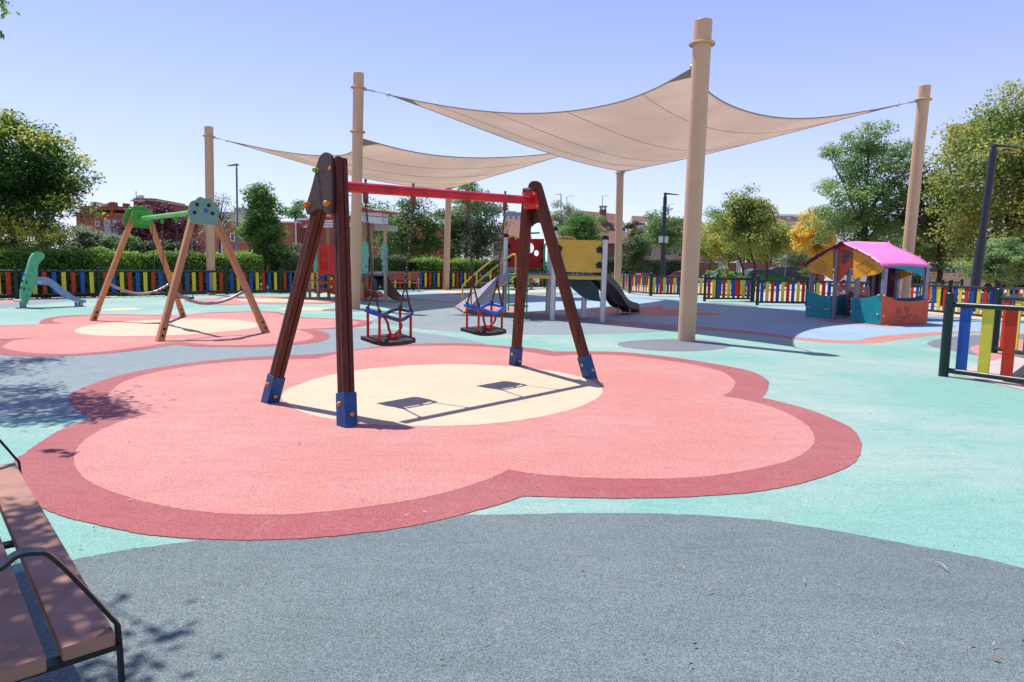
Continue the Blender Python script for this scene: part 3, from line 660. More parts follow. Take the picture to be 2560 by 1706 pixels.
p = PN(740 + 505 / 6.03, 360 + 365 / 6.03, FR[0][2] + FR[0][5] * .1, FR[0][5])
b_ = MB(); b_.cyl(p, p + FR[0][5] * .003, .022, .021, 14); b_.build('bare_bolt_hole', M_cap_o, sw)
# red tube with its end flanges
mb = MB(); mb.tube([BL - BAX * .0, BR + BAX * .02], .053, 24); mb.build('top_tube', M_redbeam, sw, smooth=40)
for (A, B, T, u, vv, nn), E_ in ((FR[0], BL), (FR[1], BR)):
    c = E_ + nn * (T - E_).dot(nn) - nn * .068
    fl_ = [(-.135, .105), (.075, .105), (.118, .09), (.155, -.09), (.14, -.115), (-.135, -.115)]
    q = [c + u * x + vv * y for x, y in fl_]
    mb = MB(); mb.panel(q, .012, (), nn); f_ = mb.build('flange', M_redbeam, sw, bevel=.003)
    for x, y in ((.085, .07), (.115, -.08), (-.11, -.08), (-.11, .07)):
        b_ = MB(); b_.ball(c + u * x + vv * y - nn * .008, .014, 10, 6, nn, .7); b_.build('flange_bolt', M_cap_y, f_, smooth=50)
# hangers under the tube
HG = []
for px, py in ((915, 500), (1034, 508), (1171, 512), (1263, 520)):
    r = ray(px, py); t = None
    p = PL(px, py, mL, BD); s = (p - BL).dot(BAX); c = BL + BAX * s; HG.append(c)
    mb = MB(); mb.box(c - V((0, 0, .085)), .026, .052, .09, BP, BD); mb.box(c - V((0, 0, .125)), .03, .036, .05, BP, BD)
    mb.cyl(c - V((0, 0, .135)) - BP * .03, c - V((0, 0, .135)) + BP * .03, .011, None, 8)
    mb.cyl(c - V((0, 0, .06)), c + V((0, 0, .085)), .014, .011, 8); mb.ball(c + V((0, 0, .078)), .016, 8, 5)
    mb.build('hanger', M_rust, sw, smooth=40)
def chain(mb, p0, p1, lk=.048, wd=.030, r=.006, seg=10, k=6, phase=0):
    d = V(p1) - V(p0); L_ = d.length; n = max(1, int(round(L_ / (lk - 2.1 * r)))); d.normalize(); a0 = d.orthogonal().normalized(); b0 = d.cross(a0); st = L_ / n
    for i in range(n):
        a = a0 if (i + phase) % 2 else b0; c = V(p0) + d * (st * (i + .5)); pts = []
        hl = lk / 2 - r; hw = wd / 2 - r
        for q in range(seg):
            t = 2 * math.pi * q / seg; cs, sn = math.cos(t), math.sin(t)
            pts.append(c + d * (hl * (abs(sn) ** .7) * (1 if sn > 0 else -1)) + a * (hw * (abs(cs) ** .6) * (1 if cs > 0 else -1)))
        mb.tube(pts, r, k, True)
def toddler_seat(h0, h1, pz, label, ringmat):
    mid = (h0 + h1) / 2; c = V((mid.x, mid.y, pz))
    root = thing('toddler_swing_seat', label, 'swing seat', (c.x, c.y, pz), 0, 'toddler seats on chains under the red tube')
    U_, Wd = BD, BP; Z = V((0, 0, 1)); ls = .205
    P_ = lambda a, b, z=0: c + U_ * a + Wd * (b * 1.15) + Z * (z - b * .15)
    out = [(-.265, -.15), (.235, -.15), (.265, -.11), (.27, .07), (.225, .12), (.10, .155), (-.02, .165), (-.14, .16), (-.235, .125), (-.265, .04)]
    lp = [P_(a, b, 0) for a, b in out]
    mb = MB(); mb.slab(lp, [p - Z * .042 for p in lp]); sb = mb.build('seat_board', M_seat, root, bevel=.006)
    for b in (-.06, .0, .06):
        q = MB(); q.box(P_(0, b, .001), .44, .012, .008, U_, Wd); q.build('tread_rib', M_seat, sb)
    hr = .275
    N = {'a': (-.215, -.095), 'b': (-.215, .075), 'c': (.215, -.095), 'd': (.215, .06)}
    for k in N.values():
        q = MB(); q.cyl(P_(*k, -.005), P_(*k, hr), .0145, None, 12); q.build('upright', M_red, root, smooth=40)
    mb = MB(); mb.tube([P_(-.222, -.125, hr), P_(-.215, -.08, hr), P_(-.215, .06, hr), P_(-.22, .10, hr)], .021, 10)
    for k in range(5): mb.torus(P_(-.216, -.075 + .032 * k, hr), .021, .008, Wd, 12, 6)
    mb.build('back_bar', M_blue, root, smooth=40)
    rl = [P_(-.212, .07, hr), P_(-.13, .10, hr - .025), P_(.02, .115, hr - .062), P_(.14, .10, hr - .03), P_(.222, .07, hr), P_(.243, .02, hr), P_(.238, -.06, hr), P_(.20, -.10, hr), P_(.10, -.095, hr - .012), P_(-.06, -.05, hr - .045), P_(-.17, .03, hr - .035)]
    mb = MB(); mb.tube(catmull(rl, 4), .021, 10, True); mb.build('guard_ring', ringmat, root, smooth=60)
    for a, b in ((.0, .112), (-.07, -.03)):
        q = MB(); pts = [P_(a, b, hr - .05), P_(a + .015, b - .005, hr - .08), P_(a + .055, b - .02, hr - .12), P_(a + .05, b - .03, hr - .17), P_(a, b - .045, hr - .22), P_(a - .02, b - .05, .02)]
        if b < 0: pts = [P_(a, b, hr - .045), P_(a + .01, b, hr - .06), P_(a + .045, b + .01, hr - .12), P_(a + .06, b + .01, hr - .18), P_(a + .09, b + .01, .02)]
        q.tube(catmull(pts, 4, False), .014, 8); q.box(pts[-1], .08, .05, .03, U_, Wd); q.build('front_strap' , M_red, root, smooth=50)
    for h, (n0, n1) in ((h0, ('a', 'b')), (h1, ('c', 'd'))):
        e0, e1 = P_(*N[n0], hr + .02), P_(*N[n1], hr + .02); top_ = h - Z * .145; ap = (e0 + e1) / 2 + Z * .27
        mb = MB(); chain(mb, top_, ap); chain(mb, ap - Z * .01, e0, phase=1); chain(mb, ap - Z * .01, e1, phase=1); mb.torus(ap, .022, .007, U_, 12, 6)
        for e in (e0, e1): mb.ball(e + Z * .01, .024, 8, 6, U_, .8)
        mb.build('chain', M_chain, root, smooth=60)
    return root
zz1 = PL(972, 845, mL, BD).z; zz2 = PL(1212, 823, mL, BD).z
toddler_seat(HG[0], HG[1], zz1, 'near toddler swing seat with worn dark blue ring and red uprights', M_bluegrey)
toddler_seat(HG[2], HG[3], zz2, 'farther toddler swing seat with bright blue ring and red uprights', M_blue)

# ================================================================== WOODEN SWING FRAME
s1, s3, s2, s4 = G(232, 803), G(458.6, 793), G(399, 854.5), G(665, 832.8)
nL, nR = (s1 + s3) / 2, (s2 + s4) / 2; D2 = (nR - nL).normalized()
ws = thing('swing_frame', 'honey coloured wooden swing frame with green tube and cloud shaped boards', 'swing frame', (0.5 * (nL + nR)).to_tuple())
cR = PL(509, 532, nL, D2); cL = PL(352, 545, nL, D2)
cloud = [(252, 522), (243, 475), (222, 425), (214, 385), (230, 345), (232, 300), (262, 272), (297, 266), (320, 238), (360, 230), (393, 247), (432, 236), (468, 258), (484, 286), (515, 292), (530, 330), (550, 375), (546, 430), (540, 480), (534, 546), (490, 535), (430, 529), (340, 525)]
uR, vR, nnR = frame_axes(s2, s4, cR); nnR = nnR if nnR.dot(D2) > 0 else -nnR
loc2 = []
for X_, Y_ in cloud:
    p = PN(420 + X_ / 4.355, 440 + Y_ / 4.355, cR + nnR * .075, nnR) - cR; loc2.append((p.dot(uR), p.dot(vR)))
def leg2(P, T, nn, w):
    d = (T - P).normalized(); ax = d.cross(nn).normalized(); ay = nn; mb = MB()
    lo = []
    for sx, sy in ((-1, -1), (1, -1), (1, 1), (-1, 1)):
        q = P + ax * (sx * w / 2) + ay * (sy * w / 2); lo.append(q + d * (-q.z / d.z))
    hi = [T + ax * (sx * w / 2) + ay * (sy * w / 2) for sx, sy in ((-1, -1), (1, -1), (1, 1), (-1, 1))]
    mb.hexa(lo, hi) if (lo[1] - lo[0]).cross(lo[2] - lo[0]).z > 0 else mb.hexa(lo[::-1], hi[::-1]); lg = mb.build('leg', M_wood, ws, bevel=.006)
    # wider foot with bolts
    f = MB(); h = w * .55; lo = []
    for sx, sy in ((-1, -1), (1, -1), (1, 1), (-1, 1)):
        q = P + ax * (sx * h) + ay * (sy * h); lo.append(q + d * (-q.z / d.z))
    hi = [P + d * .34 + ax * (sx * h) + ay * (sy * h) for sx, sy in ((-1, -1), (1, -1), (1, 1), (-1, 1))]
    f.hexa(lo, hi) if (lo[1] - lo[0]).cross(lo[2] - lo[0]).z > 0 else f.hexa(lo[::-1], hi[::-1]); f.build('foot', M_wood, lg, bevel=.004)
    for s_ in (nn, -nn):
        for al in (.10, .23):
            c = P + d * al + s_ * h; b_ = MB(); b_.cyl(c, c + s_ * .012, .024, .021, 12); b_.build('bolt', M_black, lg)
    return d
for A, B, C_, out in ((s1, s3, cL, -1), (s2, s4, cR, 1)):
    u, vv, nn = frame_axes(A, B, C_); nn = nn if nn.dot(D2) * out > 0 else -nn
    leg2(A, C_ - u * .13 + vv * .14, nn, .105); leg2(B, C_ + u * .13 + vv * .14, nn, .105)
    lp = [C_ + u * x + vv * y + nn * .075 for x, y in loc2]
    mb = MB(); mb.panel(catmull(lp, 2), .025, (), nn); cb = mb.build('cloud_board', M_sage if out > 0 else M_green, ws, bevel=.003)
    for X_, Y_ in ((318, 313), (445, 322), (290, 398), (484, 410)):
        p = PN(420 + X_ / 4.355, 440 + Y_ / 4.355, cR + nnR * .09, nnR) - cR
        c = C_ + u * p.dot(uR) + vv * p.dot(vR) + nn * .088; b_ = MB(); b_.cyl(c, c + nn * .012, .036, .033, 14); b_.build('board_bolt', M_black, cb)
    c = C_ + vv * .02 + nn * .09; b_ = MB(); b_.cyl(c, c + nn * .002, .05, None, 18); b_.build('round_sticker', M_sticker, cb)
    q = [C_ + u * x + vv * y - nn * .07 for x, y in ((-.20, .17), (.23, .17), (.25, -.15), (-.24, -.15))]
    mb = MB(); mb.panel(q, .02, (), nn); mb.build('inner_plate', M_green, ws, bevel=.003)
    ht = (PN(525, 764, (s2 + s4) / 2, nnR) - (s2 + s4) / 2).z
    # bowed bar between the legs
    def on(P, h): d = ((C_ + vv * .14) - P); return P + d * (h / d.z)
    a_, b_ = on(A, .86), on(B, .86); lowm = (a_ + b_) / 2 - V((0, 0, .22)) - nn * .10
    pts = [a_.lerp(b_, t) * 1 + (lowm - (a_ + b_) / 2) * (4 * t * (1 - t)) for t in [i / 16 for i in range(17)]]
    mb = MB(); mb.tube(pts, .03, 10); mb.build('bowed_bar', M_greysteel, ws, smooth=60)
tb0, tb1 = PL(352, 547, nL, D2), PL(487, 531, nL, D2); ta = (tb1 - tb0).normalized()
mb = MB(); mb.tube([tb0, tb1], .05, 18); mb.build('top_tube', M_lime, ws, smooth=40)
hp = []
for px, py in ((379, 548), (405, 545), (440, 541), (469, 538)):
    p = PL(px, py, nL, D2); c = tb0 + ta * (p - tb0).dot(ta); hp.append(c)
    mb = MB(); mb.box(c - V((0, 0, .08)), .05, .05, .11); mb.ball(c - V((0, 0, .13)), .035, 8, 6); mb.build('hanger', M_green, ws)
def flat_seat(h0, h1, py, px, label):
    z = PL(px, py, nL, D2).z; m_ = (h0 + h1) / 2; pr = V((D2.y, -D2.x, 0)); c = V((m_.x, m_.y, z))
    root = thing('flat_swing_seat', label, 'swing seat', c.to_tuple(), 0, 'flat black seats on chains under the green tube')
    hw = max(.23, (h1 - h0).length / 2 * .9)
    out = [c + D2 * (hw * a) + pr * (.1 * b) for a, b in ((-1, -.6), (-.85, -1), (.85, -1), (1, -.6), (1, .6), (.85, 1), (-.85, 1), (-1, .6))]
    mb = MB(); mb.slab(out, [p - V((0, 0, .035)) for p in out]); mb.build('seat_board', M_seat, root, bevel=.006)
    for h, sg in ((h0, -1), (h1, 1)):
        ap = c + D2 * (hw * .9 * sg) + V((0, 0, .28)); mb = MB(); chain(mb, h - V((0, 0, .15)), ap, .05, .03, .006, 8, 5)
        for k in (-1, 1): chain(mb, ap, c + D2 * (hw * .9 * sg) + pr * (.075 * k), .05, .03, .006, 8, 5)
        mb.build('chain', M_chain, root, smooth=60)
flat_seat(hp[0], hp[1], 731.5, 398, 'flat black swing seat farther back under the green tube')
flat_seat(hp[2], hp[3], 742, 460, 'flat black swing seat nearer the sage green cloud board')

# ================================================================== PINK ROOFED PLAYHOUSE
Zv = V((0, 0, 1))
hA, hB, hC = G(2014, 791.4), G(2202.3, 813.8), G(2316, 812)
d1 = (hB - hA).normalized(); d2 = (hC - hB).normalized(); n1 = V((d1.y, -d1.x, 0)); n1 = -n1 if n1.dot(-hB) < 0 else n1
n2 = V((d2.y, -d2.x, 0)); n2 = n2 if n2.y < 0 else -n2
hD = hA + (hC - hB)
ph = thing('playhouse', 'small playhouse with bright pink roof, teal and coral walls', 'playhouse', ((hA + hC) / 2).to_tuple())
def Q(X_, Y_): return 2000 + X_ / 6.03, 580 + Y_ / 6.03
def on1(X_, Y_, o=0): x, y = Q(X_, Y_); return PN(x, y, hB + n1 * o, n1)
def on2(X_, Y_, o=0): x, y = Q(X_, Y_); return PN(x, y, hB + n2 * o, n2)
def floor_loop(l, drop=True):
    return [V((p.x, p.y, max(p.z, .015))) for p in l]
def bolts_on(par, pts, nn, r=.024):
    for p in pts:
        b_ = MB(); b_.cyl(p, p + nn * .02, r * .8, r * .8, 10); b_.ball(p + nn * .022, r, 10, 6, nn, .8); b_.build('bolt_cap', M_bolt, par, smooth=50)
def engr(par, lines, f, nn, r=.0035):
    """grooves milled into a board, drawn as thin dark inlaid lines"""
    for l in lines:
        mb = MB(); mb.tube([f(x, y) + nn * .012 for x, y in l], r, 4); mb.build('milled_line', M_dark, par)
TH = .022
# posts
def hpost(p, z, name='corner_post'):
    mb = MB(); mb.box(V((p.x, p.y, z / 2)), .10, .10, z, d1, V((-d1.y, d1.x, 0))); return mb.build(name, M_gpost, ph, bevel=.006)
zc = on1(1230, 545).z
in1, in2 = -n1, -n2
pB = hB + in1 * .07 + in2 * .07; hpost(pB, zc)
pC = hC + in1 * -.0 + in2 * .07 - d2 * .06; pC = hC + in2 * .07 - d2 * .07; hpost(pC, on2(1905, 530).z)
pA = hA + in1 * .07 + d1 * .07; hpost(pA, on1(150, 560).z)
pD = hD + in2 * -.07 - d2 * .07; hpost(pD, on1(150, 560).z)
L_1 = (hB - hA).length
t1_, t2_ = (on1(490, 1000) - hA).dot(d1), (on1(815, 1000) - hA).dot(d1)
pd1 = hA + d1 * t1_ + in1 * .07; pd2 = hA + d1 * t2_ + in1 * .07
hpost(pd1, on1(520, 260).z, 'door_post'); hpost(pd2, on1(830, 280).z, 'door_post')
W2 = (hC - hB).length
hpost(pd1 + d2 * (W2 - .14), on1(520, 260).z, 'door_post'); hpost(pd2 + d2 * (W2 - .14), on1(830, 280).z, 'door_post')
def brd(name, raw, f, nn, mt, holes=(), sm=2, off=0, snap=True):
    lp = [f(x, y, off) for x, y in raw]; lp = floor_loop(lp) if snap else lp
    mb = MB(); mb.panel(lp, TH, [[f(x, y, off) for x, y in h] for h in holes], nn); return mb.build(name, mt, ph, bevel=.003), lp
wl, lp1 = brd('low_wall', [(112, 862), (160, 890), (220, 925), (300, 955), (380, 970), (468, 972), (472, 1100), (468, 1210), (455, 1325), (270, 1302), (85, 1277), (95, 1100)], on1, n1, M_teal)
bolts_on(wl, [on1(x, y) + n1 * .01 for x, y in ((118, 885), (108, 1132), (150, 1140), (445, 990), (392, 1166), (438, 1168))], n1)
engr(wl, [[(300, 1290), (320, 1230), (290, 1190), (340, 1190), (380, 1265), (420, 1160), (445, 1210)], [(340, 1195), (345, 1140)], [(400, 1190), (402, 1140)]] + [[(cx_ + r_ * math.cos(a * .63), cy_ + 1.1 * r_ * math.sin(a * .63)) for a in range(11)] for cx_, cy_, r_ in ((345, 1105, 28), (400, 1110, 28), (345, 1105, 11), (400, 1110, 11))], on1, n1)
wl, lp2 = brd('low_wall', [(768, 985), (850, 1000), (960, 1000), (1060, 985), (1150, 955), (1222, 925), (1230, 1100), (1222, 1260), (1217, 1412), (980, 1395), (760, 1370), (765, 1200)], on1, n1, M_teal)
bolts_on(wl, [on1(x, y) + n1 * .01 for x, y in ((1198, 957), (790, 1018), (780, 1205), (1180, 1242))], n1)
engr(wl, [[(838, 1040), (920, 1045), (918, 1215), (835, 1208), (838, 1040)], [(845, 1060), (915, 1064)], [(845, 1080), (915, 1084)]] + [[(880 + r_ * math.cos(a * .63), 1137 + 1.1 * r_ * math.sin(a * .63)) for a in range(11)] for r_ in (20, 8)], on1, n1)
wl, lp3 = brd('low_wall', [(1232, 930), (1290, 965), (1370, 1005), (1450, 1030), (1550, 1045), (1660, 1050), (1780, 1042), (1870, 1028), (1925, 1015), (1930, 1150), (1922, 1290), (1905, 1402), (1550, 1410), (1222, 1412), (1226, 1250)], on2, n2, M_coral)
bolts_on(wl, [on2(x, y) + n2 * .01 for x, y in ((1258, 960), (1243, 1268), (1915, 1042), (1902, 1258))], n2)
fl2 = [[(1460, 1390), (1420, 1325), (1480, 1345), (1535, 1365), (1520, 1310), (1540, 1290), (1578, 1340), (1570, 1300), (1500, 1272), (1560, 1268), (1620, 1312), (1635, 1260), (1675, 1230), (1660, 1280), (1755, 1262), (1700, 1310), (1668, 1385)], [(1450, 1310), (1465, 1270), (1485, 1235)], [(1620, 1290), (1605, 1215)]]
for cx_, cy_ in ((1487, 1190), (1600, 1165)):
    fl2 += [[(cx_ + (36 + 7 * math.cos(a * 8)) * math.cos(a), cy_ + (40 + 7 * math.cos(a * 8)) * math.sin(a)) for a in [2 * math.pi * k / 48 for k in range(49)]], [(cx_ + 14 * math.cos(a), cy_ + 18 * math.sin(a)) for a in [2 * math.pi * k / 12 for k in range(13)]]]
engr(wl, fl2, on2, n2, .0045)
# far walls: the same boards moved to the opposite sides
bk = d2 * W2
for lp, mt in ((lp1, M_coral), (lp2, M_teal)):
    mb = MB(); mb.panel([p + bk for p in lp], TH, (), n1); mb.build('low_wall', mt, ph)
mb = MB(); mb.panel([p - d1 * L_1 for p in lp3], TH, (), n2); mb.build('low_wall', M_teal, ph)
# gable boards
gl, _ = brd('gable_board', [(500, 255), (500, 500), (494, 728), (460, 712), (420, 685), (380, 662), (320, 642), (250, 628), (190, 615), (140, 595), (118, 550), (108, 500), (160, 468), (230, 428), (300, 385), (380, 330), (440, 292)], on1, n1, M_amber, snap=False)
bolts_on(gl, [on1(x, y) + n1 * .01 for x, y in ((132, 526), (205, 475), (170, 470), (298, 387), (440, 297), (475, 295), (460, 668))], n1, .02)
def bricks(cx_, cy_, w, h):
    o = [[(cx_ + w * x, cy_ + h * y) for x, y in ((-1, -.05), (-.85, -.35), (-.4, -.45), (-.25, -.75), (0, -.98), (.25, -.85), (.35, -.5), (.75, -.4), (1, 0), (.8, .3), (.45, .5), (.2, .85), (0, 1), (-.25, .9), (-.4, .55), (-.75, .4), (-1, -.05))]]
    for k in range(-3, 4):
        hw = w * (.93 - abs(k) * .22) if abs(k) < 3 else w * .24
        o.append([(cx_ - hw, cy_ + k * h * .27), (cx_ + hw, cy_ + k * h * .27)])
        for q in (-.5, 0, .5):
            xx = cx_ + w * q * .9 + (w * .22 if k % 2 else 0)
            if abs(xx - cx_) < hw * .95: o.append([(xx, cy_ + k * h * .27), (xx, cy_ + (k + 1) * h * .27)])
    return o
engr(gl, bricks(323, 525, 117, 100), on1, n1)
gr_, _ = brd('gable_board', [(812, 262), (880, 290), (960, 328), (1060, 385), (1160, 450), (1270, 530), (1255, 575), (1232, 608), (1160, 640), (1090, 657), (1000, 665), (920, 680), (860, 705), (808, 742), (800, 690), (806, 500)], on1, n1, M_amber, snap=False)
bolts_on(gr_, [on1(x, y) + n1 * .01 for x, y in ((1018, 378), (1170, 470), (1215, 533), (820, 292), (860, 290), (803, 682))], n1, .02)
engr(gr_, bricks(993, 532, 142, 105), on1, n1)
# arched board over the doorway, set behind the gable boards
ho = [(632, 268), (800, 300), (800, 385), (760, 405), (725, 435), (705, 478), (670, 495), (640, 480), (618, 440), (622, 380), (640, 340)]
brd('door_arch_board', [(548, 245), (600, 205), (660, 172), (735, 210), (806, 258), (806, 535), (760, 558), (715, 595), (680, 640), (640, 700), (590, 745), (545, 730), (540, 480)], on1, n1, M_orange, [ho], off=-.10, snap=False)
brd('back_gable_board', [(300, 430), (500, 255), (660, 175), (810, 262), (1000, 372), (1150, 470), (1000, 560), (800, 600), (600, 590), (400, 520)], lambda x, y, o=0: on1(x, y, 0) + bk - n2 * 0, n1, M_teal, snap=False)
# arched board under the side eave, plus inner boards
brd('eave_board', [(1285, 535), (1400, 522), (1600, 510), (1868, 520), (1868, 695), (1800, 655), (1700, 612), (1600, 580), (1500, 560), (1400, 545), (1330, 540)], lambda x, y, o=0: on2(x, y, o), n2, M_teal, off=-.03, snap=False)
def back(x, y, o=0):
    px, py = Q(x, y); return PN(px, py, hB + bk * .96, n1)
for raw, mt, nm in (([(1060, 665), (1205, 610), (1205, 960), (1055, 985)], M_plum, 'tall_back_board'), ([(1285, 560), (1470, 575), (1455, 985), (1275, 985)], M_plum, 'tall_back_board'), ([(1505, 590), (1600, 595), (1740, 640), (1640, 665), (1560, 695), (1500, 725)], M_amber, 'back_arch_board')):
    lp = [back(x, y) for x, y in raw]; mb = MB(); mb.panel(lp, TH, (), n1); mb.build(nm, mt, ph)
# table and bench inside
m_ = hA + d1 * (L_1 * .52) + bk * .5
mb = MB(); mb.box(m_ + Zv * .62, .5, .9, .022, d1, V((-d1.y, d1.x, 0))); mb.build('counter_board', M_plum, ph)
mb = MB(); mb.box(m_ + Zv * .31 + bk * .0, .09, .09, .60); mb.build('counter_leg', M_gpost, ph)
mb = MB(); mb.box(m_ + Zv * .34 + bk * .22, .28, .9, .022, d1, V((-d1.y, d1.x, 0))); mb.build('bench_board', M_coral, ph)
# roof: two wavy slopes meeting at the ridge
R0 = on1(665, 143) + n1 * .10
x, y = Q(1340, 150); R1 = PN(x, y, R0, V((d2.y, -d2.x, 0))); R1 = R0 + d2 * (R1 - R0).dot(d2)
rake = [(665, 143), (730, 190), (810, 228), (900, 268), (1000, 318), (1100, 372), (1180, 428), (1230, 472), (1285, 532)]
fr = [on1(x, y) + n1 * .10 for x, y in rake]
lenR = (R1 - R0).length
ext = [lenR * 1.0, lenR * 1.0, lenR * 1.0, lenR, lenR, lenR, lenR, lenR, lenR]
def slope(fr_, name, mt):
    rows = []
    for j, p in enumerate(fr_):
        t = j / (len(fr_) - 1); row = []
        for i in range(9):
            s = i / 8; row.append(p + d2 * (lenR * s) + Zv * (.05 * math.sin(math.pi * s) * t * t))
        rows.append(row)
    a = MB(); a.grid(rows); o = a.build(name, mt, ph, smooth=50); s_ = o.modifiers.new('thickness', 'SOLIDIFY'); s_.thickness = .022; s_.offset = 0
    return o, rows
o_, rows = slope(fr, 'roof_slope', M_pink)
nr = ((rows[4][1] - rows[4][0]).cross(rows[5][0] - rows[4][0])).normalized(); nr = nr if nr.z > 0 else -nr
bolts_on(o_, [rows[j][i] + nr * .008 for j, i in ((0, 0), (3, 0), (5, 0), (7, 0), (0, 8), (3, 8), (5, 8), (7, 8))], nr, .024)
ridx = fr[0]
lf = []
for p in fr:
    q = p - ridx; lf.append(ridx - d1 * q.dot(d1) + Zv * q.z)
slope(lf, 'roof_slope', M_magenta)
mb = MB(); mb.tube([hB + Zv * 1.35 + in1 * .1 + d2 * .1, hB + Zv * .7 + d2 * .35 + in1 * .3], .006, 6); mb.build('bell_cord', M_magenta, ph)

# ================================================================== YELLOW CLIMBING FRAME
ca, cb = G(1380.6, 800.3), G(1505.7, 804.8)
ce = G(1260, 783); cd = G(1369, 785); cc_ = G(1458.6, 794.5)
cf = G(1297, 798.5)
cl_ = thing('climbing_frame', 'climbing frame on silver posts with yellow board, ramp and grey slide', 'climbing frame', (ca.x, ca.y + 1, 0))
def T4(X_, Y_): return 1120 + X_ / 4.356, 480 + Y_ / 4.356
def spost(b, px, py, name='post'):
    t = AT(px, py, b.y); r = .074
    mb = MB(); mb.tube([b, t], r, 20); o = mb.build(name, M_silver, cl_, smooth=40)
    c = MB(); d = (t - b).normalized()
    for k in range(6):
        a = k * math.pi / 3; c.ball(t + V((math.cos(a), math.sin(a), 0)) * r * .75 - d * .01, .034, 8, 5)
    c.ball(t, r * 1.18, 16, 8, d, .75); c.cyl(t - d * .05, t, r * 1.2, r * 1.22, 18); c.build('post_cap', M_black, o, smooth=50)
    return t
tpa = spost(ca, 1387.2, 573); tpb = spost(cb, 1513.7, 595); tpc = spost(cc_, 1465.5, 597); tpd = spost(cd, 1376, 600); tpe = spost(ce, 1265.8, 590)
zd = AT(1440, 693, 17.8).z
# deck
def up(p, z): return V((p.x, p.y, z))
dk = [cf, ca, cb, cc_, cd, ce]
mb = MB(); mb.slab([up(p, zd + .05) for p in dk], [up(p, zd + .02) for p in dk]); mb.build('deck', M_deck, cl_)
for a, b in ((cf, ca), (ca, cb), (cb, cc_), (cc_, cd), (cd, ce), (ce, cf)):
    mb = MB(); mb.bar(up(a, zd - .02), up(b, zd - .02), .03, .09); mb.build('deck_edge_beam', M_yrail, cl_)
fnn = V(((cb - ca).y, -(cb - ca).x, 0)).normalized()
def flowerclamp(par, c, nn, r=.10):
    mb = MB(); lp = []
    a = V((0, 0, 1)); b = nn.cross(a)
    for k in range(30):
        t = 2 * math.pi * k / 30; rr = r * (.86 + .14 * math.cos(5 * t)); lp.append(c + a * rr * math.cos(t) + b * rr * math.sin(t))
    mb.panel(lp, .035, (), nn); mb.build('flower_clamp', M_black, par)
raw = [(1196, 520), (1300, 512), (1450, 520), (1600, 528), (1672, 532), (1670, 880), (1262, 878), (1230, 770), (1200, 650)]
raw = [(1192, 518), (1300, 520), (1450, 524), (1600, 528), (1672, 532), (1668, 880), (1430, 876), (1188, 870)]
ypl = [PN(*T4(x, y), ca, fnn) for x, y in raw]
mb = MB(); mb.panel(ypl, .025, (), fnn); yp = mb.build('yellow_board', M_ypanel, cl_, bevel=.004)
for x, y in ((1208, 618), (1652, 633), (1648, 800), (1206, 790)): flowerclamp(yp, PN(*T4(x, y), ca + fnn * .03, fnn), fnn)
rnn = V(((cd - ce).y, -(cd - ce).x, 0)).normalized()
def circ(cx_, cy_, r): return [PN(*T4(cx_ + r * math.cos(a), cy_ + 1.25 * r * math.sin(a)), ce, rnn) for a in [2 * math.pi * k / 20 for k in range(20)]]
raw = [(650, 515), (680, 488), (720, 482), (760, 505), (840, 512), (1048, 512), (1042, 832), (850, 826), (648, 818)]
mb = MB(); mb.panel([PN(*T4(x, y), ce, rnn) for x, y in raw], .025, [circ(890, 612, 46), circ(963, 668, 26)], rnn); rp_ = mb.build('red_board', M_darkred, cl_, bevel=.004)
for x, y in ((662, 590), (660, 735), (1036, 600), (1034, 745)): flowerclamp(rp_, PN(*T4(x, y), ce + rnn * .03, rnn), rnn, .085)
mb = MB(); mb.tube(catmull([PN(*T4(x, y), ce + rnn * .05, rnn) for x, y in ((635, 530), (655, 505), (690, 482), (725, 490), (745, 520))], 4, False), .028, 8); mb.build('yellow_edging', M_yrail, cl_, smooth=60)
mb = MB(); mb.tube(catmull([PN(*T4(x, y), cc_, fnn) for x, y in ((1200, 525), (1240, 500), (1300, 492), (1350, 500), (1390, 520))], 4, False), .03, 8); mb.build('yellow_arch_tube', M_yrail, cl_, smooth=60)
# green entrance hoops at the front left opening
gnn = V(((ca - cf).y, -(ca - cf).x, 0)).normalized(); gp = cf + (ca - cf) * .5
for raw in ([(852, 830), (852, 540), (866, 380), (868, 445), (1000, 446)], [(1100, 862), (1075, 856), (1052, 825), (1050, 620), (1058, 575), (1085, 560)]):
    mb = MB(); mb.tube(catmull([PN(*T4(x, y), gp, gnn) for x, y in raw], 4, False), .026, 8); mb.build('green_hoop', M_dgreen, cl_, smooth=60)
# ramp with yellow side rails
rn = V((-.62, -.78, 0)).normalized()            # plane seen across the ramp
def RP(X_, Y_, off=0):                             # near side of the ramp
    return PN(1180 + X_ / 11.2, 640 + Y_ / 11.2, V((ce.x + .12, (ce.y + cf.y) / 2 - .35 + off, 0)), V((.35, -.94, 0)))
n0, n1_ = RP(1100, 470), G(1157, 783); 
lowN = G(1158, 783.5); lowF = G(1138.5, 770.5); wv = (lowF - lowN); 
hiN = up(cf.lerp(ce, .18), zd + .05); hiF = hiN + wv
rv = (hiN - lowN).normalized(); rnrm = wv.cross(rv).normalized(); rnrm = rnrm if rnrm.z > 0 else -rnrm
mb = MB(); lp = [lowN + Zv * .06, hiN, hiF, lowF + Zv * .06]; mb.slab(lp, [p - rnrm * .03 for p in lp]); rmp = mb.build('ramp', M_ramp, cl_)
for k in range(7):
    t = .12 + k * .125; c = (lowN.lerp(hiN, t) + lowF.lerp(hiF, t)) / 2 + rnrm * .02 + wv * (.18 if k % 2 else -.2)
    b_ = MB(); b_.ball(c, .045, 10, 6, rnrm, .6); b_.build('grip_knob', M_conc, rmp, smooth=60)
